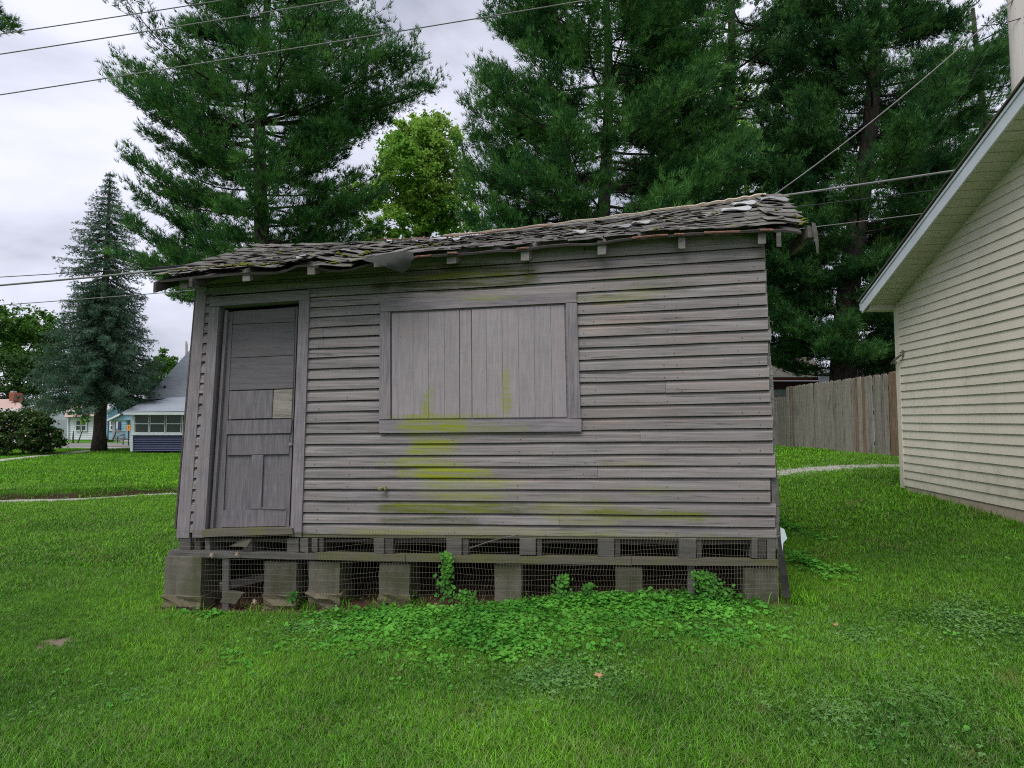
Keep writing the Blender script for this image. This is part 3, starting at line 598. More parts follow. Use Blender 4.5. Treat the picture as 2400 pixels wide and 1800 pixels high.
# sill beam, joist blocks
def beam(name, q, off, th, m, lab=None):
    o = slab(name, q, m, SHED, off, th)
    if lab: o['label'] = lab
beam('sill_beam', [(395, 1290), (745, 1298), (745, 1312), (392, 1304)], .05, .12, M['old'])
beam('sill_beam', [(742, 1296), (950, 1301), (950, 1316), (742, 1312)], .055, .12, M['beam'])
beam('sill_beam', [(951, 1301), (1480, 1308), (1480, 1325), (951, 1316)], .05, .12, M['beam'])
beam('sill_beam', [(1481, 1308), (1824, 1313), (1824, 1327), (1481, 1324)], .05, .12, M['beam'])
for (x0, x1, m_, o) in ((420, 446, 'old', .02), (455, 470, 'darktim', 0), (480, 492, 'old', .02), (570, 591, 'old', .02), (672, 700, 'old', .03), (703, 722, 'old', .035), (730, 744, 'old', .03), (748, 758, 'darktim', .02), (876, 900, 'old', .03), (902, 922, 'darktim', .015), (1046, 1082, 'old', .03), (1084, 1098, 'darktim', .01), (1218, 1256, 'old', .03), (1258, 1270, 'darktim', .01), (1402, 1440, 'old', .03), (1441, 1454, 'darktim', .01), (1592, 1632, 'old', .03), (1633, 1645, 'darktim', .01), (1762, 1776, 'old', .03), (1777, 1796, 'darktim', .02), (1798, 1818, 'old', .02)):
    yb = 1292 + (x0 - 400) * .0135; slab('joist_end', [(x0, 1262), (x1, 1262), (x1, yb + 4 + random.uniform(-6, 3)), (x0, yb + random.uniform(-4, 4))], M[m_], SHED, o, .9)
slab('bottom_trim', [(700, 1251), (1818, 1259), (1818, 1266), (700, 1259)], M['beam'], SHED, .018, .03)
MB().tube([W(1100, 1285, .06), W(1160, 1265, .07), W(1215, 1253, .06)], [.006, .006, .004], 5).build('stick', M['old'], SHED)
MB().tube([W(478, 687, .05), W(520, 697, .12)], .006, 5).build('wire_bracket', M['old'], SHED)
# welded wire mesh stapled along the bottom, following a slightly wavy sheet
def mesh_y0(x): return np.interp(x, [400, 700, 900, 1400, 1828], [1250, 1252, 1243, 1256, 1260])
mb = MB(); x = 400; nwr = 0
while x < 1828:
    yb = 1400 - 20 * max(0, (x - 1200) / 600); n = 6; ph = random.uniform(-1, 1)
    pts = [W(x + 2.0 * math.sin(t * 3 + x * .013) + ph * math.sin(t * 7) * .7, mesh_y0(x) + (yb - mesh_y0(x)) * t / n, .075 + .012 * math.sin(x * .012 + t)) for t in range(n + 1)]
    mb.tube(pts, .00125, 3, False); x += 7.3
for k in range(12):
    pts = [W(x, (mesh_y0(x)) + 6 + k * 13 + 1.6 * math.sin(x * .017 + k) + 1.2 * math.sin(x * .045 + k * 2) - (k * 13 / 150) * 20 * max(0, (x - 1200) / 600), .078 + .012 * math.sin(x * .012 + k * .6)) for x in range(398, 1830, 18)]
    mb.tube(pts, .0008, 3, False)
mb.build('wire_mesh', M['steel'], SHED, kind='stuff')

# ------------------------------------------------------------------ piers and junk under the shed
def pier(x0, x1, ytop, ybot, off, dep, label, rough_base=0.0, tilt=0):
    a = W(x0, ytop, off); b = W(x1, ytop, off); base = W((x0 + x1) / 2, ybot, off); gz = tz(base.x, base.y) - .06
    o = empty('concrete_pier', Vector((base.x, base.y, gz + .06)), label, 'pier', 'concrete piers holding up the shed')
    zt = (a.z + b.z) / 2; zb = gz if not rough_base else gz + .06 + rough_base
    bm = MB(); nseg = 5
    q0 = [a, b, b - NH * dep, a - NH * dep]
    for s in range(nseg):
        z1, z0 = zt + (zb - zt) * s / nseg, zt + (zb - zt) * (s + 1) / nseg
        j = lambda z, k: [Vector((p.x + tilt * (zt - z) + random.uniform(-.004, .004), p.y + random.uniform(-.004, .004), z + random.uniform(-.006, .006))) for p in q0]
        T_ = j(z1, s) if s == 0 else B_
        B_ = j(z0, s + 1)
        bm.add(T_ + B_, [(0, 1, 5, 4), (1, 2, 6, 5), (2, 3, 7, 6), (3, 0, 4, 7)] + ([(3, 2, 1, 0)] if s == 0 else []) + ([(4, 5, 6, 7)] if s == nseg - 1 else []))
    bm.build('block', M['conc'], o)
    if rough_base:
        rb = MB(); n = 9; rings = []
        for k in range(5):
            z = zb + .01 - (zb - gz) * k / 4; gr = .012 + .02 * random.random() - (.035 * (k / 4))
            ring = []
            for i_ in range(4):
                for t in range(3):
                    p = q0[i_].lerp(q0[(i_ + 1) % 4], t / 3); c = (q0[0] + q0[2]) / 2; d = (p - c); d.z = 0
                    p2 = p + d.normalized() * (gr + random.uniform(-.02, .02)); ring.append(Vector((p2.x, p2.y, z + random.uniform(-.012, .012))))
            rings.append(ring)
        v = [p for r_ in rings for p in r_]; m_ = 12; f = [(k * m_ + i_, k * m_ + (i_ + 1) % m_, (k + 1) * m_ + (i_ + 1) % m_, (k + 1) * m_ + i_) for k in range(4) for i_ in range(m_)] + [tuple(range(m_))[::-1]]
        rb.add(v, f).build('rough_footing', M['rubble'], o)
pier(387, 472, 1306, 1420, .10, .30, 'leftmost dark mossy concrete pier, sticking out beyond the shed corner', .13)
pier(620, 695, 1316, 1420, .02, .38, 'concrete pier on a crumbled footing below the door knob side of the door', .14)
pier(724, 796, 1317, 1420, .02, .32, 'concrete pier on a crumbled footing just right of the door', .14)
pier(889, 960, 1320, 1412, .02, .32, 'brownish concrete pier below the left edge of the boarded window', .10)
pier(1159, 1222, 1322, 1400, .02, .30, 'narrow pale concrete pier just right of the climbing vine')
pier(1442, 1505, 1328, 1402, .03, .10, 'thin mossy green concrete slab pier standing between two black gaps', tilt=.01)
pier(1745, 1823, 1332, 1396, .03, .40, 'wide brown concrete pier at the right corner of the shed')
def post(x0, x1, yt, yb, off, lab):
    q = [W(x0, yt, off), W(x1, yt, off), W(x1, yb, off), W(x0, yb, off)]; g0 = tz(q[2].x, q[2].y) - .03; q[2].z = q[3].z = g0
    o = MB().hexa(q, [p - NH * .04 for p in q]).build('prop_post', M['old']); tag(o, lab, 'post')
post(521, 536, 1306, 1410, .03, 'thin grey wooden prop under the sill beam below the door'); post(1612, 1628, 1327, 1396, .0, 'thin greenish wooden prop under the beam near the right corner')
q = [W(448, 1382, -.45), W(620, 1347, -.55), W(620, 1362, -.55), W(448, 1400, -.45)]
tag(MB().hexa(q, [p - NH * .12 for p in q]).build('loose_timber', M['barewood']), 'pale timber lying on the soil behind the wire under the door', 'plank')
q = [W(530, 1385, .03), W(568, 1392, .03), W(552, 1416, .03), W(515, 1412, .03)]
tag(MB().hexa(q, [p - NH * .05 for p in q]).build('stone_slab', M['conc']), 'small mossy stone leaning against the left wooden prop', 'stone')
q = [W(538, 1280, .09), W(565, 1265, .10), W(590, 1263, .09), (W(578, 1282, .09))]
tag(MB().hexa(q, [p - NH * .02 + Vector((0, 0, -.004)) for p in q]).build('mossy_bark', M['beam']), 'mossy scrap of wood caught in the wire below the door sill', 'wood scrap')

# ------------------------------------------------------------------ THE GARAGE (right)
GD = Vector((.114, 1, 0)).normalized(); GN = Vector((-GD.y, GD.x, 0))        # along the gable wall, and out of it
GC = Vector((5.72, 8.8, 0)); gz = tz(GC.x, GC.y); ZE = 3.32; SL = math.tan(R(22.5)); S_R = 4.4   # distance corner -> ridge
GAR = empty('garage', Vector((GC.x, GC.y, gz)), 'cream garage with lap siding, white fascia and stained soffit at the right edge', 'garage')
def gp(s, z, o=0.0): p = GC - GD * s + GN * o; return Vector((p.x, p.y, z))     # s metres from the far corner towards the camera
def gy(s): return ZE + SL * min(s, 2 * S_R - s)
EXP = .1145; z = .52; kk = 0
FND = .60
while z < ZE + SL * S_R:
    z1 = z + EXP
    s0 = max(.05, (z1 - ZE) / SL); s1 = 2 * S_R - s0
    sa = max(.05, (z - ZE) / SL)
    if z > .60 - .01 and s1 > s0 + .1:
        n = 14; v = []
        for k in range(n + 1):
            t = k / n; w0 = .0015 * math.sin(t * 19 + kk)
            sb = sa + (2 * S_R - 2 * sa) * t; st_ = s0 + (s1 - s0) * t
            v += [gp(sb, z, .004), gp(sb, z + w0, .022), gp(st_, z1 + .006, .005)]
        f = [(k * 3 + a, k * 3 + a + 1, k * 3 + a + 4, k * 3 + a + 3) for k in range(n) for a in (0, 1)]
        link('siding_course', mesh('siding_course', v, f), M['vinyl'], GAR)
    z = z1; kk += 1
q = [gp(0, .0), gp(2 * S_R, .0), gp(2 * S_R, ZE), gp(S_R, gy(S_R)), gp(0, ZE)]
MB().add([p - GN * .002 for p in q] + [p - GN * .12 for p in q], [(0, 1, 2, 3, 4), (9, 8, 7, 6, 5)] + [(i, (i + 1) % 5, (i + 1) % 5 + 5, i + 5) for i in range(5)]).build('gable_wall', M['vinyl'], GAR)
MB().hexa([gp(-.01, gz - .3, .012), gp(2 * S_R, gz - .3, .012), gp(2 * S_R, .615, .012), gp(-.01, .615, .012)], [gp(-.01, gz - .3, -.1), gp(2 * S_R, gz - .3, -.1), gp(2 * S_R, .615, -.1), gp(-.01, .615, -.1)]).build('foundation', M['found'], GAR)
MB().hexa([gp(-.03, .6, .03), gp(.07, .6, .03), gp(.07, ZE, .03), gp(-.03, ZE, .03)], [gp(-.03, .6, -.06), gp(.07, .6, -.06), gp(.07, ZE, -.06), gp(-.03, ZE, -.06)]).build('corner_post', M['vinyl'], GAR)
WD = 6.0; MB().hexa([gp(0, .3, 0), gp(0, ZE, 0), gp(0, ZE, -WD), gp(0, .3, -WD)], [gp(.1, .3, 0), gp(.1, ZE, 0), gp(.1, ZE, -WD), gp(.1, .3, -WD)]).build('side_wall', M['vinyl'], GAR)
OV = .40
# soffit panels (each a strip across the overhang), fascia, roof
s = -.12; 
while s < 2 * S_R + .1:
    s1 = min(s + .128, 2 * S_R + .12); zz = lambda q: ZE - .02 + SL * min(q, 2 * S_R - q)
    v = [gp(s, zz(s) - .0, .0), gp(s1 - .012, zz(s1 - .012), .0), gp(s1 - .012, zz(s1 - .012), OV), gp(s, zz(s), OV)]
    v2 = [gp(s1 - .012, zz(s1 - .012) + .012, .0), gp(s1, zz(s1) + .012, .0), gp(s1, zz(s1) + .012, OV), gp(s1 - .012, zz(s1 - .012) + .012, OV)]
    MB().add(v, [(0, 1, 2, 3)]).add(v2, [(0, 1, 2, 3)]).add([v[1], v2[0], v2[3], v[2]], [(0, 1, 2, 3)]).build('soffit_panel', M['soffit'], GAR); s = s1
for (a, b) in ((-.16, S_R), (S_R, 2 * S_R + .16)):
    za, zb = ZE + SL * min(a, 2 * S_R - a), ZE + SL * min(b, 2 * S_R - b)
    MB().hexa([gp(a, za - .045, OV + .02), gp(b, zb - .045, OV + .02), gp(b, zb + .13, OV + .02), gp(a, za + .13, OV + .02)], [gp(a, za - .045, OV), gp(b, zb - .045, OV), gp(b, zb + .13, OV), gp(a, za + .13, OV)]).build('fascia', M['white'], GAR)
    MB().hexa([gp(a, za + .10, OV + .032), gp(b, zb + .10, OV + .032), gp(b, zb + .135, OV + .032), gp(a, za + .135, OV + .032)], [gp(a, za + .10, OV + .021), gp(b, zb + .10, OV + .021), gp(b, zb + .135, OV + .021), gp(a, za + .135, OV + .021)]).build('fascia_lip', M['white'], GAR)
    MB().hexa([gp(a - .05, za + .135, OV + .05), gp(b, zb + .15, OV + .05), gp(b, zb + .17, OV + .05), gp(a - .05, za + .155, OV + .05)], [gp(a - .05, za + .135, -WD), gp(b, zb + .15, -WD), gp(b, zb + .17, -WD), gp(a - .05, za + .155, -WD)]).build('roof', M['brownroof'], GAR)
    MB().hexa([gp(a, za + .0, OV - .01), gp(b, zb, OV - .01), gp(b, zb + .13, OV - .01), gp(a, za + .13, OV - .01)], [gp(a, za, -.02), gp(b, zb, -.02), gp(b, zb + .13, -.02), gp(a, za + .13, -.02)]).build('roof_frame', M['soffit'], GAR)
MB().hexa([gp(-.16, ZE - .10, OV - .02), gp(.0, ZE - .10, OV - .02), gp(.0, ZE + .02, OV - .02), gp(-.16, ZE + .02, OV - .02)], [gp(-.16, ZE - .10, -WD), gp(.0, ZE - .10, -WD), gp(.0, ZE + .02, -WD), gp(-.16, ZE + .02, -WD)]).build('eave_return', M['soffit'], GAR)
MB().hexa([gp(-.27, ZE - .06, OV), gp(-.165, ZE - .06, OV), gp(-.165, ZE + .05, OV), gp(-.27, ZE + .05, OV)], [gp(-.27, ZE - .06, -WD), gp(-.165, ZE - .06, -WD), gp(-.165, ZE + .05, -WD), gp(-.27, ZE + .05, -WD)]).build('gutter', M['white'], GAR)
mb = MB(); mb.tube([gp(.0, 2.44, .03), gp(-.02, 2.42, .09), gp(.10, 2.47, .10), gp(.17, 2.53, .05)], .016, 6); mb.tube([gp(.17, 2.50, .02), gp(.17, 2.60, .02)], .02, 6)
mb.build('wall_bracket', M['steel'], GAR)

# ------------------------------------------------------------------ fence of weathered pickets
FX = 8.2
FEN = empty('wooden_fence', Vector((FX, 14, tz(FX, 14))), 'weathered grey wooden privacy fence of tall pickets beyond the gravel track', 'fence')
M['fence'] = wood('fence_picket_wood', (.27, .25, .215), grain=(14, 14, 1.1), bare=.5)
M['fenceb'] = wood('fence_picket_brown', (.24, .165, .115), grain=(14, 14, 1.1), bare=.7)
y = 11.9; k = 0
while y < 19.3:
    wd = .135; low = y > 17.7; zt = 2.60 - (y - 12.6) * .008 + random.uniform(-.012, .012); zt -= .28 if low else 0
    if y < 13.0: zt += .02
    z0 = tz(FX, y) - .02; xo = FX + random.uniform(-.012, .012); rot = random.uniform(-.016, .016)
    v = []
    for (dy, zz) in ((0, z0), (wd, z0), (wd, zt - .05), (wd - .035, zt), (.035, zt), (0, zt - .05)): v.append(Vector((xo + rot * dy / wd, y + dy, zz)))
    MB().add(v + [p + Vector((.018, 0, 0)) for p in v], [(0, 1, 2, 3, 4, 5)[::-1], (6, 7, 8, 9, 10, 11)] + [(i, (i + 1) % 6, (i + 1) % 6 + 6, i + 6) for i in range(6)]).build('picket', M['fenceb'] if (y < 12.95 or random.random() < .1) else M['fence'], FEN)
    y += wd + .006; k += 1
for zz in (1.0, 1.7, 2.25): MB().box((FX + .03, 11.9, zz), (FX + .07, 19.3, zz + .09)).build('rail', M['old'], FEN)
for yy in (13.2, 15.4, 17.6): MB().box((FX + .07, yy, .6), (FX + .16, yy + .09, 2.5)).build('fence_post', M['old'], FEN)

# ------------------------------------------------------------------ buildings behind the fence
def rect(D, x0, y0, x1, y1, m, name, parent, dep=.05, off=0.0):
    D = D - off; q = [P(x0, y0, D), P(x1, y0, D), P(x1, y1, D), P(x0, y1, D)]; return MB().hexa(q, [p + Vector((0, dep, 0)) for p in q]).build(name, m, parent)
def polyp(name, pts, m, parent, back=.15):
    v = [P(*p) for p in pts]; n = len(v); return MB().add(v + [p + Vector((0, back, -.02)) for p in v], [tuple(range(n)), tuple(range(n, 2 * n))[::-1]] + [(i, i + n, (i + 1) % n + n, (i + 1) % n) for i in range(n)]).build(name, m, parent)
H = empty('neighbour_house', P(1860, 1040, 30), 'low dark red house with grey shingle roof and red fascia behind the fence', 'house')
rect(30, 1740, 900, 1936, 1040, M['greyh'], 'wall', H, 8); rect(30, 1740, 893, 1936, 912, M['redwall'], 'upper_wall', H, .3, .1); rect(29.5, 1730, 883, 1937, 892, M['redtrim'], 'fascia', H, .15)
polyp('roof', [(1730, 884, 29.4), (1937, 884, 29.4), (1895, 825, 35), (1730, 800, 36)], M['brownroof'], H)
y_ = 826
H = empty('tool_shed', P(2040, 1040, 17.5), 'small outbuilding with tan ribbed metal roof just behind the wooden fence', 'shed')
rect(17.2, 1990, 900, 2330, 1060, M['greyh'], 'wall', H, 2)
polyp('roof', [(1968, 908, 17.0), (2310, 880, 15.5), (2330, 825, 18.3), (2010, 868, 19.8)], M['metalroof'], H)
for k in range(22):
    t = k / 21; a = P(1968 + (2310 - 1968) * t, 908 - 28 * t, 17.0 - 1.5 * t); b = P(2010 + 320 * t, 868 - 43 * t, 19.8 - 1.5 * t); MB().tube([a + Vector((0, -.02, .03)), b + Vector((0, 0, .03))], .022, 4).build('roof_rib', M['metalroof'], H)
H = empty('far_gable_house', P(2020, 1040, 26), 'far grey gabled roof peeking over the tan metal roof', 'house')
polyp('roof', [(1998, 864, 26), (2020, 849, 26), (2046, 858, 27), (2060, 864, 27), (2010, 866, 26)], M['greyroof2'], H, 3); rect(26.2, 2000, 866, 2110, 1040, M['greyh'], 'wall', H, 3)

# ------------------------------------------------------------------ houses across the lawn (left)
def window(D, x0, y0, x1, y1, parent, m=None, mid=True, fm=None, t=.06):
    f = rect(D, x0, y0, x1, y1, m or M['glass'], 'window', parent, .03)
    a, b = P(x0, y0, D), P(x1, y1, D); mb = MB(); yy = D - .04
    for (xa, xb, za, zb) in ((a.x - t, b.x + t, a.z, a.z + t), (a.x - t, b.x + t, b.z - t, b.z), (a.x - t, a.x, b.z, a.z), (b.x, b.x + t, b.z, a.z)): mb.box((xa, yy, za), (xb, yy + .06, zb))
    if mid: mb.box((a.x, yy + .01, (a.z + b.z) / 2 - t * .4), (b.x, yy + .05, (a.z + b.z) / 2 + t * .4))
    mb.build('frame', fm or M['white'], f); return f
def lapped(D, x0, y0, x1, y1, m, parent, n, dep=.03, name='siding_course'):
    for k in range(n):
        ya, yb = y0 + (y1 - y0) * k / n, y0 + (y1 - y0) * (k + 1) / n
        a, b, c, d = P(x0, ya, D), P(x1, ya, D), P(x1, yb, D - dep), P(x0, yb, D - dep); e_, f_2 = P(x1, yb, D), P(x0, yb, D)
        MB().add([a, b, c, d, e_, f_2], [(0, 1, 2, 3), (3, 2, 4, 5)]).build(name, m, parent)
DN = 27.5
H = empty('navy_porch_house', P(360, 1057, DN), 'house with navy lapped enclosed porch, white windows and steep grey shingle roof', 'house')
rect(DN, 306, 974, 640, 1058, M['navy'], 'porch_wall', H, 3)
lapped(DN - .02, 311, 1020, 640, 1057, M['navy'], H, 7, .07)
rect(DN, 305, 1019, 311, 1058, M['white'], 'corner_trim', H, .12, .12); rect(DN, 305, 1015, 640, 1020, M['white'], 'sill_band', H, .1, .14)
rect(DN, 306, 971, 317, 1016, M['white'], 'porch_post', H, .1, .1)
for (a, b) in ((317, 348), (354, 386), (392, 424), (430, 462), (470, 502), (510, 542), (550, 582), (590, 622)): window(DN - .08, a, 973, b, 1013, H)
rect(DN, 289, 965, 655, 972, M['white'], 'fascia', H, .1, .6)
polyp('porch_roof', [(288, 965, DN - .62), (655, 962, DN - .62), (620, 922, DN + 2.2), (362, 930, DN + 2.2), (342, 938, DN + 2)], M['greyroof'], H, .2)
polyp('main_roof', [(338, 938, DN + 1.5), (400, 932, DN + 2.0), (640, 922, DN + 2.0), (560, 806, DN + 6), (447, 818, DN + 6)], M['greyroof2'], H, .3)
rect(DN + 6.5, 345, 935, 600, 1050, M['navy'], 'house_wall', H, 5)
MB().tube([P(386, 925, DN + 2.6), P(386, 904, DN + 2.6)], .06, 8).build('vent_pipe', M['iron'], H)
DW = 44
gq = G(200, 1040)
H = empty('white_house', P(200, 1040, DW), 'white cottage with faded pink roof behind the spruce trunk', 'house')
rect(DW, 158, 958, 246, 1031, M['whitew'], 'wall', H, 7); lapped(DW - .03, 159, 962, 245, 1030, M['whitew'], H, 14, .02)
rect(DW + .5, 128, 985, 158, 1033, M['greyh'], 'side_wing', H, 5); rect(DW, 130, 1030, 246, 1042, M['brickd'], 'foundation', H, 6, -.1)
rect(DW, 157, 966, 160, 1040, M['white'], 'downspout', H, .1, .15)
window(DW - .1, 180, 986, 188, 1008, H, t=.09); window(DW - .1, 193, 986, 201, 1008, H, t=.09)
polyp('roof', [(150, 978, DW - .6), (250, 974, DW - .6), (250, 925, DW + 4), (168, 928, DW + 4)], M['pinkroof'], H); rect(DW, 204, 914, 211, 932, M['brick'], 'chimney', H, .6, -3)
H = empty('pink_roof_house', P(20, 1045, 46), 'house with faded pink roof and brick chimney above the flowering bush', 'house')
rect(46, -90, 958, 50, 1045, M['whitew'], 'wall', H, 7); polyp('roof', [(-100, 972, 45.4), (38, 972, 45.4), (52, 956, 47), (40, 936, 49), (-100, 934, 49)], M['pinkroof'], H)
ch = rect(48, 21, 920, 34, 940, M['brick'], 'chimney', H, .8); rect(48.1, 24, 916, 30, 920, M['walk'], 'chimney_pot', ch, .4)
DB = 43
H = empty('blue_house', P(290, 1040, DB), 'light blue house with small gabled front porch and dark shutters', 'house')
rect(DB, 246, 968, 340, 1031, M['blueh'], 'wall', H, 8); lapped(DB - .03, 246, 972, 300, 1030, M['blueh'], H, 13, .02); rect(DB, 246, 1030, 340, 1042, M['brickd'], 'foundation', H, 6, -.1)
polyp('gable', [(246, 970, DB - .02), (300, 930, DB - .02), (345, 955, DB - .02), (345, 970, DB - .02)], M['blueh'], H, .1)
polyp('roof', [(240, 968, DB - .5), (244, 962, DB - .5), (300, 922, DB - .5), (300, 930, DB - .5)], M['whitew'], H, 6); polyp('roof', [(300, 922, DB - .5), (345, 952, DB - .5), (345, 958, DB - .5), (300, 930, DB - .5)], M['whitew'], H, 6)
window(DB - .1, 261, 988, 273, 1006, H, t=.1)
for a in (252, 277): rect(DB, a, 986, a + 5, 1009, M['navy'], 'shutter', H, .05, .12)
PD = DB - 2
rect(PD, 263, 984, 269, 1028, M['greyh'], 'porch_post', H, .15); polyp('porch_gable', [(270, 984, PD), (300, 964, PD), (325, 975, PD), (325, 984, PD)], M['blueh'], H, 2)
polyp('porch_roof', [(248, 988, PD - .2), (250, 984, PD - .2), (301, 958, PD - .2), (301, 964, PD - .2)], M['whitew'], H, 2.4)
rect(PD, 260, 1027, 312, 1031, M['greyh'], 'porch_floor', H, 2)
mb = MB(); 
for k in range(11): x = 269 + k * 2.5; mb.tube([P(x, 1011, PD - .02), P(x, 1028, PD - .02)], .02, 4)
mb.tube([P(268, 1011, PD - .02), P(296, 1010, PD - .02)], .035, 4); mb.build('porch_railing', M['greyh'], H)
mb = MB()
for k in range(5):
    x = 269 + k * 3; mb.tube([P(x, 1032, PD - .03), P(x + 4, 1044, PD - .03)], .02, 3); mb.tube([P(x + 4, 1032, PD - .03), P(x, 1044, PD - .03)], .02, 3)
mb.build('lattice', M['white'], H)
for k in range(4): rect(PD, 283, 1030 + k * 3, 306, 1033 + k * 3, M['walk'], 'step', H, .4, .3 * k)
mb = MB(); mb.tube([P(276, 1047, PD - 2.5), P(276, 1023, PD - 2.5), P(291, 1018, PD - 1), P(291, 1030, PD - 1)], .03, 5); mb.tube([P(288.5, 1053, PD - 5), P(288.5, 1031, PD - 5), P(298, 1028, PD - 4)], .03, 5); mb.build('handrail', M['iron'], H)
H = empty('blue_roof_house', P(335, 1040, 60), 'distant house with blue grey metal roof behind the light blue house', 'house')
rect(60, 310, 945, 420, 1038, M['greyh'], 'wall', H, 8); polyp('roof', [(305, 950, 59.5), (420, 950, 59.5), (420, 920, 63), (320, 921, 63)], M['blueroof'], H)
g = G(301, 1046); SG = empty('yard_sign', g, 'orange sign on a thin dark post beside the light blue house', 'sign')
MB().tube([P(301, 1048, g.y), P(301, 1008, g.y)], .025, 5).build('sign_post', M['iron'], SG); rect(g.y - .03, 297.5, 996, 305, 1009, M['orange'], 'sign_panel', SG, .03)
mk = MB()
for (a, b, c_, d_) in ((299.5, 999, 303, 999.8), (300.6, 1001, 302, 1003.5), (299.5, 1005, 303, 1005.6)): q = [P(a, b, g.y - .035), P(c_, b, g.y - .035), P(c_, d_, g.y - .035), P(a, d_, g.y - .035)]; mk.hexa(q, [p + Vector((0, .004, 0)) for p in q])
mk.build('sign_marks', M['iron'], SG)
g = G(128, 1051); CR = empty('parked_car', g, 'white car mostly hidden behind the flowering bush', 'car')
D_ = g.y; CX = P(134, 1050, D_).x - 2.35
v = []; prof = [(-2.1, .35), (-2.1, .75), (-1.3, .85), (-.7, 1.35), (.7, 1.38), (1.35, .9), (2.0, .8), (2.15, .4)]
for yy in (0, 1.7):
    for (a, b) in prof: v.append((CX + a * .55, D_ + yy, g.z + b * .75))
n = 8; MB().add(v, [tuple(range(n)), tuple(range(n, 16))[::-1]] + [(i, i + n, (i + 1) % n + n, (i + 1) % n) for i in range(n)]).build('body', M['whitew'], CR)
MB().add([(CX + a * .55, D_ - .01, g.z + b * .75) for a, b in ((-1.1, .92), (-.62, 1.27), (.62, 1.3), (1.15, .95))], [(0, 1, 2, 3)]).build('window', M['glass'], CR)
for sx_ in (-.75, .75): MB().tube([(CX + sx_, D_ - .03, g.z + .24), (CX + sx_, D_ + .15, g.z + .24)], .23, 14).build('wheel', M['black'], CR)
# street, kerb, walk and drive
g1, g2 = G(40, 1052), G(330, 1048)
strip('street', [(-60, 36), (30, 36)], 5.5, M['asph'], .02, 2); strip('pavement', [(-60, 32), (-19, 32), (20, 31)], 1.1, M['walk'], .025, 1)
a, b = G(0, 1079), G(170, 1062); d = (b - a); strip('drive', [a - d * 1.0, a, b, b + d * .35], .75, M['walk'], .012, .5)

# ------------------------------------------------------------------ utility pole and lines
PX, PY = P(2406, 300, 11).x, 11
PO = empty('utility_pole', Vector((PX, PY, tz(PX, PY))), 'pale weathered wooden utility pole rising behind the garage roof', 'utility pole')
MB().tube([(PX, PY, .4), (PX - .02, PY, 5), (PX - .05, PY, 10.5)], [.20, .185, .15], 16).build('shaft', M['pole'], PO, True)
MB().tube([(PX - .185, PY - .06, .5), (PX - .165, PY - .06, 5), (PX - .15, PY - .06, 9)], .012, 5).build('ground_wire', M['cabled'], PO)
def line(label, pts, rad, m, sag=0, n=24, kids=None):
    a, b = P(*pts[0]), P(*pts[1]); q = []
    for k in range(n + 1): t = k / n; p = a.lerp(b, t); p.z -= sag * 4 * t * (1 - t); q.append(p)
    o = empty('power_line', a, label, 'power line', 'overhead lines above the track'); MB().tube(q, rad, 6).build('cable', m, o); return o, q
line('topmost thin grey line crossing the upper left corner', [(-300, 122, 13), (900, -62, 12)], .011, M['cable'], .05)
line('second thin grey line crossing the left pine tree', [(-300, 172, 13), (1300, -85, 12)], .012, M['cable'], .05)
line('third thin grey line, longest one across the upper left, passing both pines', [(-300, 268, 13), (1700, -55, 12)], .012, M['cable'], .05)
line('thin dark line just above the thick cable, left and right of the shed roof', [(-300, 665, 13.4), (2330, 428, 11.6)], .009, M['cabled'], .25)
o, q = line('thick silver cable passing behind the shed ridge to the garage', [(-300, 693, 13.4), (2420, 372, 11.6)], .022, M['cable'], .25)
bxp = P(395, 634, 13); MB().hexa([bxp + Vector(v) for v in ((-.34, -.05, .07), (.34, -.05, .12), (.34, -.05, -.02), (-.34, -.05, -.07))], [bxp + Vector(v) for v in ((-.34, .06, .07), (.34, .06, .12), (.34, .06, -.02), (-.34, .06, -.07))]).build('splice_box', M['black'], o)
line('lowest thin line, seen under the shed eaves on both sides', [(-300, 735, 13.4), (2330, 480, 11.6)], .009, M['cable'], .2)
line('slanting grey service wire rising from the shed ridge to the utility pole', [(1790, 474, 12.5), (2390, -15, 10.9)], .013, M['cable'], .15)
line('thin dark loose wire hanging below the service wire near the pole', [(2200, 300, 11.5), (2345, 60, 11)], .006, M['cabled'], .1)
line('dark wire looping from the pole at the upper right corner', [(2300, 60, 11), (2440, 20, 10.8)], .008, M['cabled'], .08)

# ------------------------------------------------------------------ trees
def tris_needles(C, Dr, n, ln, wd, spread):
    m_ = len(C); C = np.repeat(C, n, 0); D_ = np.repeat(Dr, n, 0) + rng.normal(0, spread, (m_ * n, 3)); D_ /= np.linalg.norm(D_, axis=1, keepdims=True) + 1e-9
    l_ = ln * rng.uniform(.7, 1.2, (m_ * n, 1)); S = np.cross(D_, rng.normal(0, 1, (m_ * n, 3))); S /= np.linalg.norm(S, axis=1, keepdims=True) + 1e-9
    C = C + rng.normal(0, ln * .12, C.shape); a = C - S * wd * .5; b = C + S * wd * .5; c = C + D_ * l_
    V = np.stack([a, b, c], 1).reshape(-1, 3); return V, np.arange(len(V)).reshape(-1, 3)
def leaves(C, sz, flat=.35, Nrm=None):
    m_ = len(C); n_ = rng.normal(0, 1, (m_, 3)); n_[:, 2] = np.abs(n_[:, 2]) + flat
    n_ /= np.linalg.norm(n_, axis=1, keepdims=True); u = np.cross(n_, rng.normal(0, 1, (m_, 3))); u /= np.linalg.norm(u, axis=1, keepdims=True); v_ = np.cross(n_, u)
    s = sz * rng.uniform(.6, 1.3, (m_, 1)); V = np.stack([C - u * s, C - v_ * s * .6 - n_ * s * .15, C + u * s, C + v_ * s * .6 - n_ * s * .15], 1).reshape(-1, 3)
    return V, np.arange(len(V)).reshape(-1, 4)
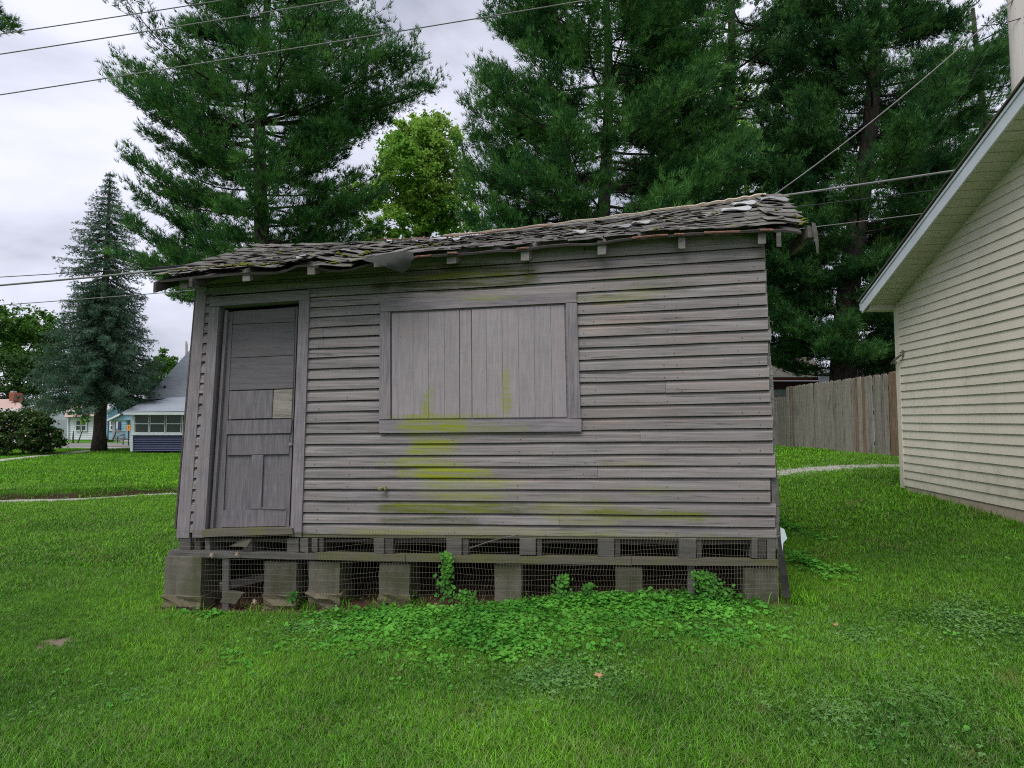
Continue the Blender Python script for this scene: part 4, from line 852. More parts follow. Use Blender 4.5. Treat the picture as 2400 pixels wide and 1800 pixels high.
def pine(px, base_y, D, H_, profL, profR, nbr, label, trunk=.28, mat='pine_needles', lean=(0, 0), z0=3.0, ztop=None, seed=1, dens=1.0, up=.22, extra=(), group='tall pines behind the shed'):
    global rng; rng = np.random.default_rng(seed); rr = random.Random(seed)
    s_ = D / F; bx = (px - 1200) * s_; gz_ = tz(bx, D)
    o = empty('pine_tree', Vector((bx, D, gz_)), label, 'pine tree', group)
    tp = lambda z: np.array([bx + lean[0] * (z - gz_) + .12 * math.sin(z * .5 + seed), D + lean[1] * (z - gz_), z])
    zs = np.linspace(gz_ - .1, H_, 14); MB().tube([tp(z) for z in zs], [trunk * (1 - .85 * (z - gz_) / (H_ * 1.05)) for z in zs], 10).build('trunk', M['pine_bark'], o, True)
    zt = ztop or H_; wood_ = MB(); C = []; Dd = []
    def prof(pr, z): ys = [a for a, b in pr]; return float(np.interp(z, [CAMZ + (982 - a) * s_ for a in ys][::-1], [b * s_ for a, b in pr][::-1]))
    specs = []
    for k in range(nbr):
        z = z0 + (zt - z0) * (k + rr.random() * .8) / nbr; az = k * 2.399 + rr.uniform(-.3, .3)
        if k % 4 == 0: az = rr.uniform(-.35, .35)
        if k % 4 == 2: az = math.pi + rr.uniform(-.35, .35)
        w_ = (math.cos(az) + 1) / 2; Rr = prof(profL, z) * (1 - w_) + prof(profR, z) * w_; specs.append((z, az, Rr * rr.uniform(.72, 1.03), up * rr.uniform(.5, 1.5)))
    for (x, y, az, R_, u_) in extra: specs.append((CAMZ + (982 - y) * s_, az, R_, u_))
    for (z, az, Rr, u_) in specs:
        if Rr < .3: continue
        st = tp(z - Rr * u_ * .75); dh = np.array([math.cos(az), math.sin(az), 0]); sd_ = np.array([-dh[1], dh[0], 0]); w1, w2 = rr.uniform(-.12, .12), rr.uniform(-.1, .1)
        bp_ = lambda t: st + dh * Rr * t + sd_ * Rr * (w1 * math.sin(t * 3) + w2 * t * t) + np.array([0, 0, Rr * (u_ * t * .55 + u_ * .6 * t ** 3 - .06 * math.sin(t * math.pi))])
        ts = np.linspace(0, 1, 7); wood_.tube([bp_(t) for t in ts], [max(.006, .012 * Rr * (1 - t * .92)) for t in ts], 4, False)
        for q in range(int((2 + Rr * 1.5) * dens)):
            t = rr.uniform(.22, 1.0) ; pc = bp_(t) + sd_ * rr.gauss(0, .13 * Rr * (1.15 - t)) + np.array([0, 0, rr.uniform(-.05, .22)]); pr_ = rr.uniform(.22, .42); m_ = int(34 * pr_ / .3)
            dv = rng.normal(0, 1, (m_, 3)); dv[:, 2] = np.abs(dv[:, 2]) * .9 - .25; dv /= np.linalg.norm(dv, axis=1, keepdims=True)
            pp = pc + dv * pr_ * rng.uniform(.35, 1.0, (m_, 1)) * np.array([1.15, 1.15, .75]); C += list(pp); Dd += list(dv + dh * .35 + np.array([0, 0, .35]))
        nt_ = int((8 + Rr * 5.5) * dens)
        for q in range(nt_):
            t = .12 + .88 * ((q + rr.random()) / nt_) ** .8; p0 = bp_(t); fw = bp_(min(t + .05, 1.05)) - bp_(t - .02); fw /= np.linalg.norm(fw)
            sgn = 1 if q % 2 else -1; ll = Rr * (.10 + .30 * (1 - t) ** .7) * rr.uniform(.5, 1.15) + .14; tdir = fw * rr.uniform(.5, 1.0) + sd_ * sgn * rr.uniform(.3, 1.0) + np.array([0, 0, rr.uniform(-.05, .55)])
            tdir /= np.linalg.norm(tdir)
            if ll > .6: wood_.tube([p0, p0 + tdir * ll * .8], [.009, .004], 3, False)
            nn = max(2, int(ll / .105)); 
            for g_ in range(nn):
                u = (g_ + .7) / nn
                if u < .25 and ll > .8: continue
                p = p0 + tdir * ll * u + np.array([rr.gauss(0, .05), rr.gauss(0, .05), rr.gauss(0, .045) + .03 * u]); C.append(p); Dd.append(tdir * .8 + np.array([0, 0, .45]) + sd_ * rr.uniform(-.4, .4))
                if rr.random() < .55: C.append(p + np.array([rr.gauss(0, .12), rr.gauss(0, .12), rr.gauss(.05, .07)])); Dd.append(tdir * .6 + np.array([0, 0, .6]))
    wood_.build('branches', M['pine_bark'], o)
    V, T = tris_needles(np.array(C), np.array(Dd), 8, .175, .020, .45)
    link('crown', bigmesh('crown', V, T), M[mat], o); return len(T)
nt_tot = 0
nt_tot += pine(600, 950, 20, 19.0, [(-300, 110), (-120, 200), (0, 235), (60, 245), (120, 300), (180, 330), (240, 320), (310, 290), (380, 240), (430, 300), (500, 270), (560, 250), (620, 330), (660, 330)],
    [(-300, 120), (-120, 220), (0, 270), (90, 320), (170, 420), (240, 360), (320, 290), (400, 270), (470, 310), (540, 260), (600, 240), (660, 200)], 118, 'large dark pine left of centre with long upswept limbs, behind the shed roof', .36, ztop=17.5, seed=5, z0=6.0, dens=.85,
    extra=((0, 548, math.pi - .1, 4.8, .36), (0, 570, math.pi + .15, 4.3, .34), (0, 590, math.pi, 3.6, .3), (0, 610, math.pi + .05, 4.9, .03), (0, 620, math.pi - .2, 4.6, .03), (0, 250, math.pi + .1, 4.6, .35), (0, 210, .1, 6.0, .2), (0, 190, -.15, 5.6, .28), (0, 700, math.pi - .05, 2.9, .03)))
nt_tot += pine(1425, 950, 17.5, 17.5, [(-300, 200), (-100, 290), (0, 300), (80, 290), (160, 330), (230, 350), (290, 340), (360, 300), (450, 350), (540, 330), (640, 300), (700, 250)],
    [(-300, 200), (0, 250), (150, 290), (300, 330), (450, 360), (560, 370), (700, 300)], 120, 'tall dense pine right of centre, its lower limbs brushing the shed roof', .30, ztop=15.5, seed=8, z0=3.6, dens=1.15)
nt_tot += pine(1728, 950, 21, 20, [(-300, 260), (0, 300), (300, 300), (700, 280)], [(-300, 260), (0, 280), (300, 300), (520, 290), (700, 260)], 80, 'pine whose straight trunk shows high above the right end of the roof', .34, mat='pine_needles_dark', ztop=18.5, seed=12, z0=5.0, dens=1.2)
nt_tot += pine(1962, 950, 18.5, 18, [(-300, 200), (-50, 200), (100, 230), (300, 260), (500, 240), (650, 190), (760, 230), (840, 200)], [(-300, 200), (-50, 190), (60, 200), (150, 330), (300, 330), (500, 260), (700, 220), (800, 260), (860, 200)], 112, 'pine with thick leaning dark trunk between the shed and the garage', .42, mat='pine_needles_dark', ztop=16.5, seed=21, z0=3.2, lean=(.12, 0), dens=1.25, extra=tuple((0, y_, a_, 2.3, .04) for y_, a_ in ((760, -1.6), (790, -2.6), (800, -.5), (820, 3.0), (835, -2.2), (830, -1.0), (850, .2), (845, -1.7), (700, -1.4), (650, -1.9))))
nt_tot += pine(2330, 950, 23, 18, [(-300, 150), (0, 120), (120, 230), (300, 280), (500, 300), (700, 280)], [(-300, 150), (0, 160), (300, 250), (700, 250)], 60, 'pine at the far right, behind the garage roof and utility pole', .3, ztop=17.5, seed=33, z0=5, dens=.8)
nt_tot += pine(-125, 950, 17, 15.5, [(-150, 80), (40, 120)], [(-150, 60), (-60, 80), (20, 95), (60, 60)], 10, 'pine branch tip poking into the upper left corner', .2, ztop=14.5, seed=3, z0=13.0)
# blue-green spruce
def spruce():
    global rng; rng = np.random.default_rng(4); rr = random.Random(4); g = G(232, 1057); D = g.y; s_ = D / F; bx = g.x; o = empty('spruce_tree', g, 'blue green spruce with bare lower trunk and drooping skirt, in front of the houses', 'spruce tree')
    zt = P(232, 402, D).z; tp = lambda z: np.array([bx, D, z])
    zs = np.linspace(g.z - .05, zt, 16); rad = [(.26 * (1 - (z - g.z) / (zt - g.z)) ** .8 + .02) for z in zs]; rad[0] = .36
    MB().tube([tp(z) for z in zs], rad, 12).build('trunk', M['spruce_bark'], o, True)
    PL = [(402, 4), (440, 22), (475, 38), (520, 58), (560, 72), (600, 92), (640, 104), (668, 70), (700, 92), (740, 110), (800, 132), (860, 150), (920, 168), (960, 160)]; PR = [(402, 4), (440, 20), (475, 36), (520, 62), (560, 74), (620, 84), (680, 84), (740, 96), (800, 116), (860, 140), (920, 158), (955, 120)]
    C = []; Dd = []; wd_ = MB(); z = zt - .15; k = 0
    pf = lambda pr, z: float(np.interp(982 - (z - CAMZ) / s_, [a for a, b in pr], [b * s_ for a, b in pr]))
    zlow = P(232, 905, D).z
    while z > zlow:
        nb_ = 7 if z > zt - 5.5 else 9
        for b in range(nb_):
            az = k * .9 + b * 2 * math.pi / nb_ + rr.uniform(-.25, .25); w_ = (math.cos(az) + 1) / 2; dr = .46 if z < zt - 5 else .18
            Rm = (pf(PL, z - .3) * (1 - w_) + pf(PR, z - .3) * w_) * rr.uniform(.74, 1.04); dh = np.array([math.cos(az), math.sin(az), 0]); sd_ = np.array([-dh[1], dh[0], 0])
            bp_ = lambda t: tp(z) + dh * Rm * t + np.array([0, 0, Rm * (-dr * 1.5 * t + dr * .75 * t * t)])
            wd_.tube([bp_(t) for t in (0, .33, .66, 1)], [.035, .025, .015, .006], 4, False)
            nn = int(5 + Rm * 12)
            for q in range(nn):
                t = .12 + .88 * (q + rr.random()) / nn; sgn = 1 if q % 2 else -1; ll = .10 + Rm * .26 * (1 - t * .75) * rr.uniform(.5, 1.1); p0 = bp_(t)
                td = dh * .7 + sd_ * sgn * rr.uniform(.2, 1) + np.array([0, 0, rr.uniform(-.75, .02)]); td /= np.linalg.norm(td); m_ = max(1, int(ll / .075))
                for g_ in range(m_):
                    u = (g_ + .6) / m_; C.append(p0 + td * ll * u + np.array([rr.gauss(0, .025), rr.gauss(0, .025), -.22 * u * u * ll + rr.gauss(0, .03)])); Dd.append(td * .8 + np.array([0, 0, rr.uniform(-.5, .4)]))
                if z < zt - 5 and rr.random() < .5:
                    for g_ in range(4): C.append(p0 + np.array([rr.gauss(0, .05), rr.gauss(0, .05), -.10 * g_ - .03])); Dd.append(np.array([rr.gauss(0, .4), rr.gauss(0, .4), -.9]))
        z -= .30 if z > zt - 5 else .265; k += 1
    wd_.build('branches', M['spruce_bark'], o); V, T = tris_needles(np.array(C), np.array(Dd), 6, .12, .022, .55); link('crown', bigmesh('crown', V, T), M['spruce_needles'], o); return len(T)
nt_tot += spruce()
def broadleaf(name, cat, label, px, D, blobs, n, sz, mat, trunk=.2, bk='maple_bark', group=None, base=None, limbs=True, seed=2, flowers=0, hollow=.45):
    # blobs: (px, py, rx, ry) leaf masses in the tree's own plane, given real depth
    global rng; rng = np.random.default_rng(seed); rr = random.Random(seed); s_ = D / F; bx = (px - 1200) * s_; gz_ = tz(bx, D)
    o = empty(name, Vector((bx, D, gz_)), label, cat, group); wd_ = MB(); C = []; tot = sum(b[2] * b[3] for b in blobs)
    top = max(CAMZ + (982 - b[1]) * s_ for b in blobs); zs = np.linspace(gz_ - .1, top * .8, 6)
    for (x, y, rx, ry) in blobs:
        c = np.array([(x - 1200) * s_, D + rr.uniform(-.6, .6) * rx * s_, CAMZ + (982 - y) * s_]); rxm, rym = rx * s_, ry * s_
        if limbs:
            zb = max(gz_ + .5, c[2] - abs(c[0] - bx) * 1.2 - rym * 1.3); st = np.array([bx, D, min(zb, top * .75)]); mid = (st + c) / 2 + np.array([0, 0, -.1 * rym]); wd_.tube([st, mid, c], [trunk * .35, trunk * .22, .02], 5, False)
        ncl = max(4, int(10 * rx * ry / tot * len(blobs)))
        m_ = int(n * rx * ry / tot); ks = max(6, m_ // 55)
        cc = rng.normal(0, 1, (ks, 3)); cc /= np.linalg.norm(cc, axis=1, keepdims=True); cc *= rng.uniform(hollow, 1, (ks, 1)) ** .6; cc = c + cc * np.array([rxm, rxm, rym])
        if limbs:
            for q in range(0, ks, 3): wd_.tube([c, (c + cc[q]) / 2 + np.array([0, 0, -.03]), cc[q]], [.03, .018, .006], 3, False)
        idx = rng.integers(0, ks, m_); C.append(cc[idx] + rng.normal(0, 1, (m_, 3)) * np.array([.17, .17, .12]) * min(rxm, rym) * rng.uniform(.3, 1.2, (m_, 1)))
    if limbs: MB().tube([(bx + .05 * math.sin(z), D, z) for z in zs], [trunk * (1 - .8 * k / 6) for k, z in enumerate(zs)], 8).build('trunk', M[bk], o, True); wd_.build('branches', M[bk], o)
    else: wd_.tube([(bx, D, gz_), (bx, D, gz_ + .8)], [.06, .03], 5).tube([(bx + .3, D, gz_), (bx + .6, D, gz_ + .9)], [.05, .02], 5).build('stems', M[bk], o)
    V, T = leaves(np.concatenate(C), sz); link('crown', bigmesh('crown', V, T, 4), M[mat], o); k = len(T) * 2
    if flowers:
        A = np.concatenate(C); A = A[rng.integers(0, len(A), flowers)]; A[:, 1] -= .15; V, T = leaves(A, sz * .9); link('flowers', bigmesh('flowers', V, T, 4), M['pink_flowers'], o, kind='stuff')
    return k
nt_tot += broadleaf('maple_tree', 'tree', 'bright yellow green leafy tree between the two big pines', 985, 30, [(985, 275, 50, 38), (930, 330, 55, 50), (1030, 320, 52, 60), (960, 400, 75, 60), (1060, 400, 55, 70), (900, 440, 50, 50), (1010, 480, 70, 50), (940, 520, 70, 40), (1070, 500, 50, 50), (880, 540, 50, 35), (830, 470, 40, 50), (980, 340, 60, 60), (1000, 440, 80, 60), (950, 300, 40, 40)], 42000, .095, 'maple_leaves', .3, seed=2)
nt_tot += broadleaf('maple_tree', 'tree', 'yellow green leafy tree glimpsed through the right hand pines', 1760, 34, [(1700, 150, 70, 60), (1780, 260, 90, 80), (1690, 320, 70, 60), (1880, 320, 80, 70), (1800, 420, 90, 60), (1900, 480, 60, 50), (1830, 620, 60, 70), (1870, 720, 50, 50)], 12000, .11, 'maple_leaves', .3, seed=9)
nt_tot += broadleaf('leafy_tree', 'tree', 'tall mid green tree at the left edge behind the spruce', 40, 62, [(10, 760, 60, 50), (70, 770, 50, 45), (-40, 790, 60, 60), (40, 830, 70, 50), (110, 800, 40, 40), (100, 860, 50, 40)], 16000, .17, 'green_leaves', .4, seed=5)
nt_tot += broadleaf('leafy_tree', 'tree', 'dark rounded tree low at the left edge above the pink roof', 20, 56, [(0, 880, 50, 60), (50, 870, 40, 55), (85, 890, 30, 45), (20, 930, 60, 30)], 11000, .14, 'dark_leaves', .4, seed=6)
nt_tot += broadleaf('leafy_tree', 'tree', 'pale green tree between the spruce and the grey roof', 375, 58, [(395, 850, 32, 30), (370, 880, 32, 32), (345, 900, 30, 35), (415, 870, 22, 22), (330, 935, 25, 22)], 9000, .14, 'green_leaves', .3, seed=7)
nt_tot += broadleaf('leafy_tree', 'tree', 'small bright green tree beside the white cottage', 175, 38, [(110, 945, 22, 20), (170, 960, 14, 14), (195, 985, 16, 12), (140, 955, 20, 14)], 2600, .10, 'maple_leaves', .12, limbs=False, seed=17)
g = G(60, 1066)
nt_tot += broadleaf('flowering_bush', 'bush', 'large dark bush with small pink flowers at the left edge', 60, g.y, [(15, 1010, 42, 48), (60, 1005, 42, 50), (100, 1012, 34, 44), (40, 985, 35, 25), (130, 1022, 18, 30), (-30, 1005, 45, 50), (80, 1035, 55, 26), (30, 1035, 50, 26), (115, 1030, 30, 28), (70, 985, 40, 24)], 26000, .062, 'bush_leaves', .1, limbs=False, seed=8, flowers=420)
g = G(254, 1043)
nt_tot += broadleaf('leafy_bush', 'bush', 'low green bush at the foot of the light blue house', 256, 40.5, [(254, 1034, 9, 7), (264, 1036, 8, 6)], 900, .06, 'green_leaves', .1, limbs=False, seed=18)
# thin far mast
tag(MB().tube([P(437, 832, 50), P(437, 806, 50), P(436, 800, 50)], [.10, .09, .05], 6).build('utility_mast', M['pole']), 'thin far utility pole top just above the steep grey roof', 'utility pole')

# ------------------------------------------------------------------ grass and ground cover (instanced tufts)
def tuft_obj(name, m, nb, h, spread, wd, seed):
    rr = random.Random(seed); v = []; f = []
    for k in range(nb):
        a = rr.uniform(0, 6.283); r_ = spread * math.sqrt(rr.random()); x, y = r_ * math.cos(a), r_ * math.sin(a); hh = h * rr.uniform(.35, 1.2); ld = rr.uniform(0, 6.283); ln = hh * rr.uniform(.2, 1.3)
        sx_, sy_ = math.cos(ld + 1.57) * wd / 2, math.sin(ld + 1.57) * wd / 2; n0 = len(v)
        for t, ww in ((0, 1), (.5, .85), (1, 0)):
            cx, cy, cz = x + math.cos(ld) * ln * t * t, y + math.sin(ld) * ln * t * t, hh * (t - .25 * t * t * (ln / hh))
            if ww: v += [(cx - sx_ * ww, cy - sy_ * ww, cz), (cx + sx_ * ww, cy + sy_ * ww, cz)]
            else: v.append((cx, cy, cz))
        f += [(n0, n0 + 1, n0 + 3, n0 + 2), (n0 + 2, n0 + 3, n0 + 4)]
    me = mesh(name, v, f); me.materials.append(m); return bpy.data.objects.new(name, me)
def leafclump(name, m, nl, rad, spread, h, seed, tri=False):
    rr = random.Random(seed); v = []; f = []
    for k in range(nl):
        a = rr.uniform(0, 6.283); d = spread * math.sqrt(rr.random()); c = Vector((d * math.cos(a), d * math.sin(a), h * rr.uniform(.3, 1))); n_ = Vector((rr.gauss(0, .35), rr.gauss(0, .35) - .15, 1)).normalized()
        u = n_.orthogonal().normalized(); u = Matrix.Rotation(rr.uniform(0, 6.28), 3, n_) @ u; w_ = n_.cross(u); R_ = rad * rr.uniform(.6, 1.25)
        parts = [(c, R_, 0)] if not tri else [(c + (u * math.cos(q) + w_ * math.sin(q)) * R_ * .62, R_ * .55, q) for q in (0, 2.1, 4.2)]
        for (c0, r0, _) in parts:
            n0 = len(v); v.append(c0 - n_ * r0 * .18)
            for j in range(8):
                g_ = 2 * math.pi * j / 8 + .39; rr_ = r0 * (1 if j not in (7,) else .55); v.append(c0 + (u * math.cos(g_) + w_ * math.sin(g_)) * rr_)
            f += [(n0, n0 + 1 + j, n0 + 1 + (j + 1) % 8) for j in range(8)]
    me = mesh(name, v, f); me.materials.append(m); return bpy.data.objects.new(name, me)
def scatter(name, pts, scale, srcs, kind='stuff', label=None, cat=None):
    pts = np.array(pts, np.float32); me = bpy.data.meshes.new(name); me.vertices.add(len(pts)); me.vertices.foreach_set('co', pts.ravel())
    a = me.attributes.new('sc', 'FLOAT', 'POINT'); a.data.foreach_set('value', np.asarray(scale, np.float32))
    a = me.attributes.new('rz', 'FLOAT', 'POINT'); a.data.foreach_set('value', rng.uniform(0, 6.28, len(pts)).astype(np.float32))
    a = me.attributes.new('ix', 'INT', 'POINT'); a.data.foreach_set('value', rng.integers(0, len(srcs), len(pts)).astype(np.int32))
    o = bpy.data.objects.new(name, me); COL.objects.link(o); tag(o, label, cat, kind=kind)
    ng = bpy.data.node_groups.new(name, 'GeometryNodeTree'); ng.interface.new_socket('Geometry', in_out='INPUT', socket_type='NodeSocketGeometry'); ng.interface.new_socket('Geometry', in_out='OUTPUT', socket_type='NodeSocketGeometry')
    gi = ng.nodes.new('NodeGroupInput'); go = ng.nodes.new('NodeGroupOutput'); ip = ng.nodes.new('GeometryNodeInstanceOnPoints'); gi2 = ng.nodes.new('GeometryNodeGeometryToInstance')
    for s in reversed(srcs):
        oi = ng.nodes.new('GeometryNodeObjectInfo'); oi.inputs['Object'].default_value = s; ng.links.new(oi.outputs['Geometry'], gi2.inputs[0])
    def attr(nm, t): x = ng.nodes.new('GeometryNodeInputNamedAttribute'); x.data_type = t; x.inputs[0].default_value = nm; return x.outputs[0]
    cx = ng.nodes.new('ShaderNodeCombineXYZ'); ng.links.new(attr('rz', 'FLOAT'), cx.inputs[2]); ng.links.new(cx.outputs[0], ip.inputs['Rotation'])
    ng.links.new(attr('sc', 'FLOAT'), ip.inputs['Scale']); ng.links.new(gi2.outputs[0], ip.inputs['Instance']); ip.inputs['Pick Instance'].default_value = True; ng.links.new(attr('ix', 'INT'), ip.inputs['Instance Index'])
    ng.links.new(gi.outputs[0], ip.inputs['Points']); ng.links.new(ip.outputs[0], go.inputs[0]); o.modifiers.new('scatter', 'NODES').node_group = ng; return o
rng = np.random.default_rng(77)
sc_c = np.array([(W(415, 1380) + W(1820, 1380)).x / 2, (W(415, 1380) + W(1820, 1380)).y / 2]) - np.array([WN.x, WN.y]) * 1.35
def on_lawn(x, y):
    dx, dy = x - sc_c[0], y - sc_c[1]; a = dx * WX.x + dy * WX.y; b = dx * NH.x + dy * NH.y; ok = ~((np.abs(a) < 2.98) & (np.abs(b) < 1.5))
    dy_ = y - rut_y(x); hw = np.where(x > 2.5, .38, .22) * (1 + .35 * np.sin(x * 9) * np.sin(x * 3.1 + y * 7)); ok &= (np.abs(dy_) > hw) | ((x > 2.5) & (rng.random(len(x)) < .12)); ok &= ~((x < -4) & (dy_ > 0) & (dy_ < .36 + .07 * np.sin(x * 5)) & (rng.random(len(x)) < .8))
    s = (x - GC.x) * -GN.x + (y - GC.y) * -GN.y; ok &= ~((s > -.01) & (y < 9.0) & (y > -1))
    dr = np.hypot(x - bp.x, (y - bp.y)); ok &= dr > .13 + .06 * np.sin(np.arctan2(y - bp.y, x - bp.x) * 5)
    for (A_, B_, w_) in DRV: 
        ab = B_ - A_; t = np.clip(((x - A_[0]) * ab[0] + (y - A_[1]) * ab[1]) / ab.dot(ab), 0, 1); ok &= np.hypot(x - A_[0] - ab[0] * t, y - A_[1] - ab[1] * t) > w_
    return ok
DRV = [(np.array([(a - d).x, (a - d).y]), np.array([(b + d * .35).x, (b + d * .35).y]), .36)]
def field(n, y0, y1, p=1.0):
    y = (y0 ** p + (y1 ** p - y0 ** p) * rng.random(n)) ** (1 / p); x = rng.uniform(-1, 1, n) * (y * .90 + .8); k = on_lawn(x, y); x, y = x[k], y[k]; return np.stack([x, y, terrain(x, y) - .002], 1)
tA = [tuft_obj('grass_tuft', M['grass'], 13, .066, .045, .0040, k) for k in range(5)]
tB = [tuft_obj('grass_tuft_far', M['grass'], 12, .062, .09, .008, 20 + k) for k in range(4)]
tC = [tuft_obj('grass_tuft_lawn', M['grass'], 12, .075, .20, .02, 40 + k) for k in range(3)]
A = field(95000, 2.2, 7.5, 1.7); hn = .75 + .5 * (np.sin(A[:, 0] * 2.1 + 1) * np.sin(A[:, 1] * 2.7) * .5 + .5) * rng.uniform(.6, 1.3, len(A)); hn *= np.interp(A[:, 1], [2.2, 3.4, 4.2], [1.2, 1.05, .8])
scatter('grass', A, hn, tA); B = field(70000, 6.5, 14, 1.8); scatter('lawn_grass', B, rng.uniform(.7, 1.2, len(B)), tB); Cc = field(50000, 13, 31, 1.8); scatter('far_lawn_grass', Cc, rng.uniform(.6, 1.1, len(Cc)), tC)
# creeping round-leaved cover in front of the shed
ivy = [leafclump('ivy_clump', M['ivy_leaves'], 7, .0155, .06, .04, k) for k in range(5)]; clo = [leafclump('clover_clump', M['clover_leaves'], 5, .012, .09, .045, 30 + k, True) for k in range(4)]
def blobpts(spec):
    out_ = []
    for (px, py, rx, ry, n, hs) in spec:
        c = G(px, py); e1 = G(px + rx, py); e2 = G(px, py - ry); ax = abs(e1.x - c.x); ay = abs(e2.y - c.y); r_ = np.abs(rng.normal(0, .52, n)) ; a_ = rng.uniform(0, 6.283, n); x = c.x + np.cos(a_) * r_ * ax * rng.uniform(.8, 1.1, n); y = c.y + np.sin(a_) * r_ * ay; z = terrain(x, y) + rng.uniform(0, hs, n); out_.append(np.stack([x, y, z], 1))
    return np.concatenate(out_)
I_ = blobpts([(900, 1450, 290, 70, 1900, .0), (1250, 1440, 380, 65, 2900, .01), (1500, 1430, 270, 45, 1900, .01), (1150, 1480, 480, 70, 1300, .0), (1250, 1520, 350, 70, 200, 0), (1400, 1420, 260, 18, 1500, .06), (850, 1422, 90, 12, 350, .04), (1650, 1430, 130, 25, 700, .02), (500, 1450, 70, 12, 60, .02), (1900, 1330, 60, 60, 260, .04), (430, 1440, 40, 12, 40, 0), (1700, 1500, 200, 50, 500, 0), (1850, 1240, 30, 60, 160, .04)])
k = on_lawn(I_[:, 0], I_[:, 1]) | (I_[:, 1] < 5.5); scatter('ground_ivy', I_[k], .38 + rng.random(int(k.sum())) ** 1.8 * .95, ivy, label=None)
K_ = blobpts([(2200, 1650, 300, 110, 620, .0), (1950, 1680, 340, 110, 400, .0), (1300, 1600, 350, 70, 500, .01), (1150, 1700, 600, 90, 300, .0), (2250, 1450, 250, 90, 600, .01), (300, 1650, 400, 120, 90, 0), (2000, 1500, 400, 90, 500, 0), (700, 1480, 300, 60, 350, 0), (1900, 1600, 500, 120, 300, 0)])
scatter('clover', K_, rng.uniform(.6, 1.1, len(K_)), clo)
# rank blades by the walls, coarse lawn clumps, broad weeds and dry straw at the shed foot
m = NT('dry_straw', .9); isl = m.n('ShaderNodeNewGeometry').outputs['Random Per Island']; M['straw'] = m.done(m.mix(isl, (.12, .065, .035), (.42, .32, .20)))
tL = [tuft_obj('tall_grass_clump', M['grass'], 9, .13, .05, .006, 60 + k) for k in range(4)]; tS = [tuft_obj('straw_clump', M['straw'], 9, .07, .07, .004, 70 + k) for k in range(3)]
def flat(n, f): q = np.array([f(k) for k in range(n)]); return np.stack([q[:, 0], q[:, 1], terrain(q[:, 0], q[:, 1]) + q[:, 2]], 1)
def wallf(k): t = random.uniform(-3.3, 3.2); p = Vector(((BLW.x + BRW.x) / 2, (BLW.y + BRW.y) / 2, 0)) + WX * t + NH * abs(random.gauss(.16, .10)); return (p.x, p.y, 0)
def garf(k): p = GC - GD * random.uniform(-.3, 5) + GN * abs(random.gauss(.05, .07)); return (p.x, p.y, 0)
def sidef(k): p = BRW - NH * random.uniform(-.1, 2.8) + WX * abs(random.gauss(.12, .15)); return (p.x, p.y, 0)
T1 = np.concatenate([flat(130, wallf), flat(260, garf), flat(160, sidef)]); scatter('wall_foot_grass', T1, rng.uniform(.5, 1.15, len(T1)), tL)
T2 = field(1500, 2.3, 8, 1.7); scatter('coarse_grass', T2, rng.uniform(.35, .62, len(T2)), tL)
T3 = flat(900, lambda k: (lambda p: (p.x, p.y, .0))(Vector(((BLW.x + BRW.x) / 2, (BLW.y + BRW.y) / 2, 0)) + WX * random.uniform(-3.1, 2.9) - NH * random.uniform(-.18, 1.2))); scatter('dry_debris', T3, rng.uniform(.3, .9, len(T3)), tS)
T4 = field(1100, 2.3, 9, 1.6); T4[:, 2] += .012; scatter('lawn_weeds', T4, rng.uniform(.35, .9, len(T4)), ivy + clo)
# loose mounds and vines climbing the wire
def vine(name, label, pts, n, size, seed):
    rr = random.Random(seed); o = empty(name, W(*pts[0]), label, 'vine'); P3 = [W(*p) for p in pts]; MB().tube(P3, .004, 5).build('stem', M['old'], o); v = []; f = []
    for k in range(n):
        t = rr.random() * (len(P3) - 1); i = int(t); c = P3[i].lerp(P3[i + 1], t - i); w_ = size * (1.35 - t / (len(P3) - 1) * .7)
        c = c + WX * rr.gauss(0, w_) + WU * rr.gauss(0, w_ * .5) + WN * rr.uniform(.0, .05); n_ = (WN + Vector((rr.gauss(0, .5), rr.gauss(0, .3), rr.uniform(.2, 1)))).normalized(); u = n_.orthogonal().normalized(); u = Matrix.Rotation(rr.uniform(0, 6.28), 3, n_) @ u; q = n_.cross(u); r_ = rr.uniform(.009, .019); n0 = len(v)
        v.append(c)
        for j in range(7): g_ = 2 * math.pi * j / 7; v.append(c + (u * math.cos(g_) + q * math.sin(g_)) * r_ * (1 if j else .6) + n_ * r_ * .12)
        f += [(n0, n0 + 1 + j, n0 + 1 + (j + 1) % 7) for j in range(7)]
    link('leaves', mesh('leaves', v, f), M['vine_leaves'], o, kind='stuff')
vine('climbing_vine', 'green vine climbing the wire mesh below the boarded window', [(1050, 1405, .09), (1045, 1360, .10), (1050, 1325, .10), (1045, 1296, .09)], 260, .035, 1)
vine('leafy_vine', 'leafy clump growing against the wire beside the thin right hand prop', [(1690, 1410, .10), (1672, 1385, .11), (1655, 1360, .10), (1645, 1345, .09)], 380, .06, 2)
vine('leafy_vine', 'small leafy clump on the wire left of the thin mossy slab pier', [(1320, 1405, .10), (1318, 1380, .10), (1322, 1352, .09)], 170, .04, 3)
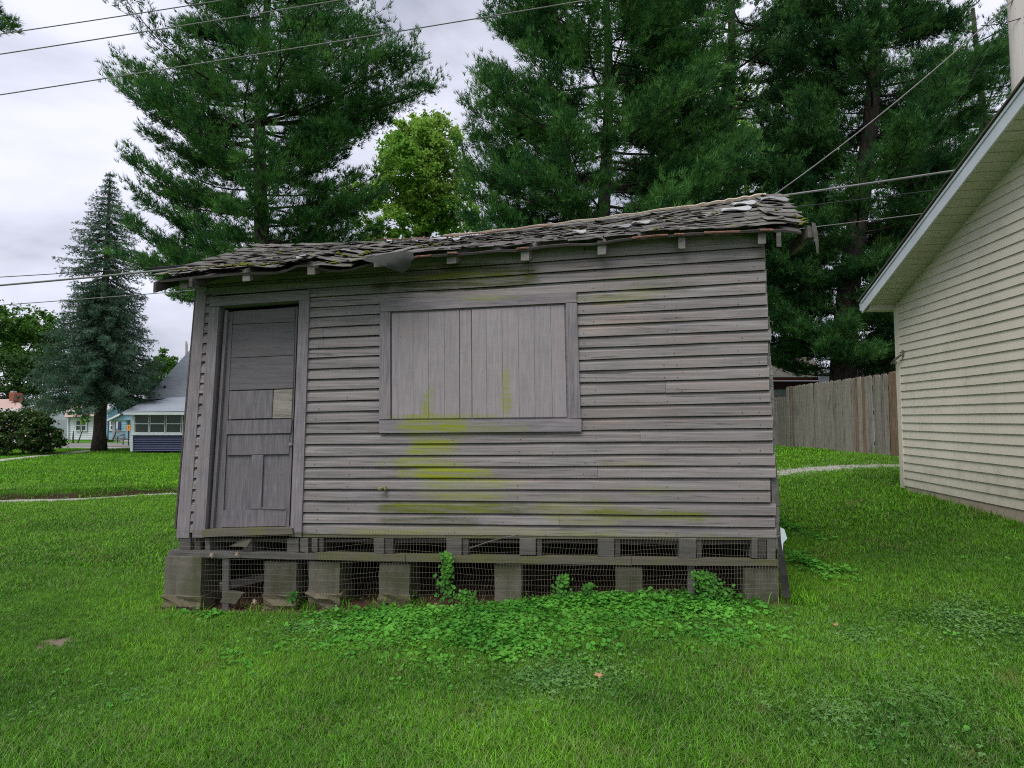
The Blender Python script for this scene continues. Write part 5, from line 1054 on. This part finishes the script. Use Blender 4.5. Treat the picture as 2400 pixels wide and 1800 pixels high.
vine('leafy_vine', 'low leafy sprig between the mossy slab pier and the vine', [(1385, 1410, .10), (1380, 1392, .10), (1378, 1370, .09)], 110, .04, 4)
vine('leafy_vine', 'low sprig of round leaves just right of the climbing vine', [(1100, 1415, .12), (1095, 1400, .11), (1090, 1385, .1)], 120, .05, 5)
vine('leafy_vine', 'tiny sprig growing on the crumbled footing under the door', [(690, 1412, .08), (688, 1398, .08), (690, 1388, .08)], 40, .025, 6)
# fallen leaves
def fallen(px, py, sz, label, seed, up=.03):
    rr = random.Random(seed); g = G(px, py) + Vector((0, 0, up)); v = [g + Vector((0, 0, .004))]; n = 12
    for j in range(n): a_ = 2 * math.pi * j / n; r_ = sz * (1 if j % 2 else .5) * rr.uniform(.75, 1.15); v.append(g + Vector((math.cos(a_) * r_, math.sin(a_) * r_ * .8, .35 * r_ * math.cos(a_ * 2) + .3 * math.sin(a_) * r_)))
    tag(link('fallen_leaf', mesh('fallen_leaf', v, [(0, 1 + j, 1 + (j + 1) % n) for j in range(n)]), M['dry_leaf']), label, 'leaf', 'fallen leaves')
fallen(1403, 1600, .035, 'curled orange brown leaf on the grass in front of the shed', 1, .05); fallen(1958, 1476, .028, 'small tan leaf on the lawn right of the shed', 2, .04)
for (x, y, o_, s_, lb) in ((497, 1300, .09, .04, 'dry brown leaf caught in the wire below the door, left one'), (556, 1298, .09, .035, 'pale dry leaf caught in the wire below the door, right one'), (597, 1410, .08, .04, 'curled dry leaf on the soil by the second pier')):
    c = W(x, y, o_); v = [c]; n = 12
    for j in range(n): a_ = 2 * math.pi * j / n; r_ = s_ * (1 if j % 2 else .45) * random.uniform(.7, 1.1); v.append(c + WX * math.cos(a_) * r_ + WU * math.sin(a_) * r_ + WN * .3 * r_ * math.sin(a_ * 2))
    tag(link('fallen_leaf', mesh('fallen_leaf', v, [(0, 1 + j, 1 + (j + 1) % n) for j in range(n)]), simple('dry_leaf_pale', (.30, .22, .18), .7, 30)), lb, 'leaf', 'fallen leaves')
open('/tmp/cnt','w').write('%d'%nt_tot) if False else None
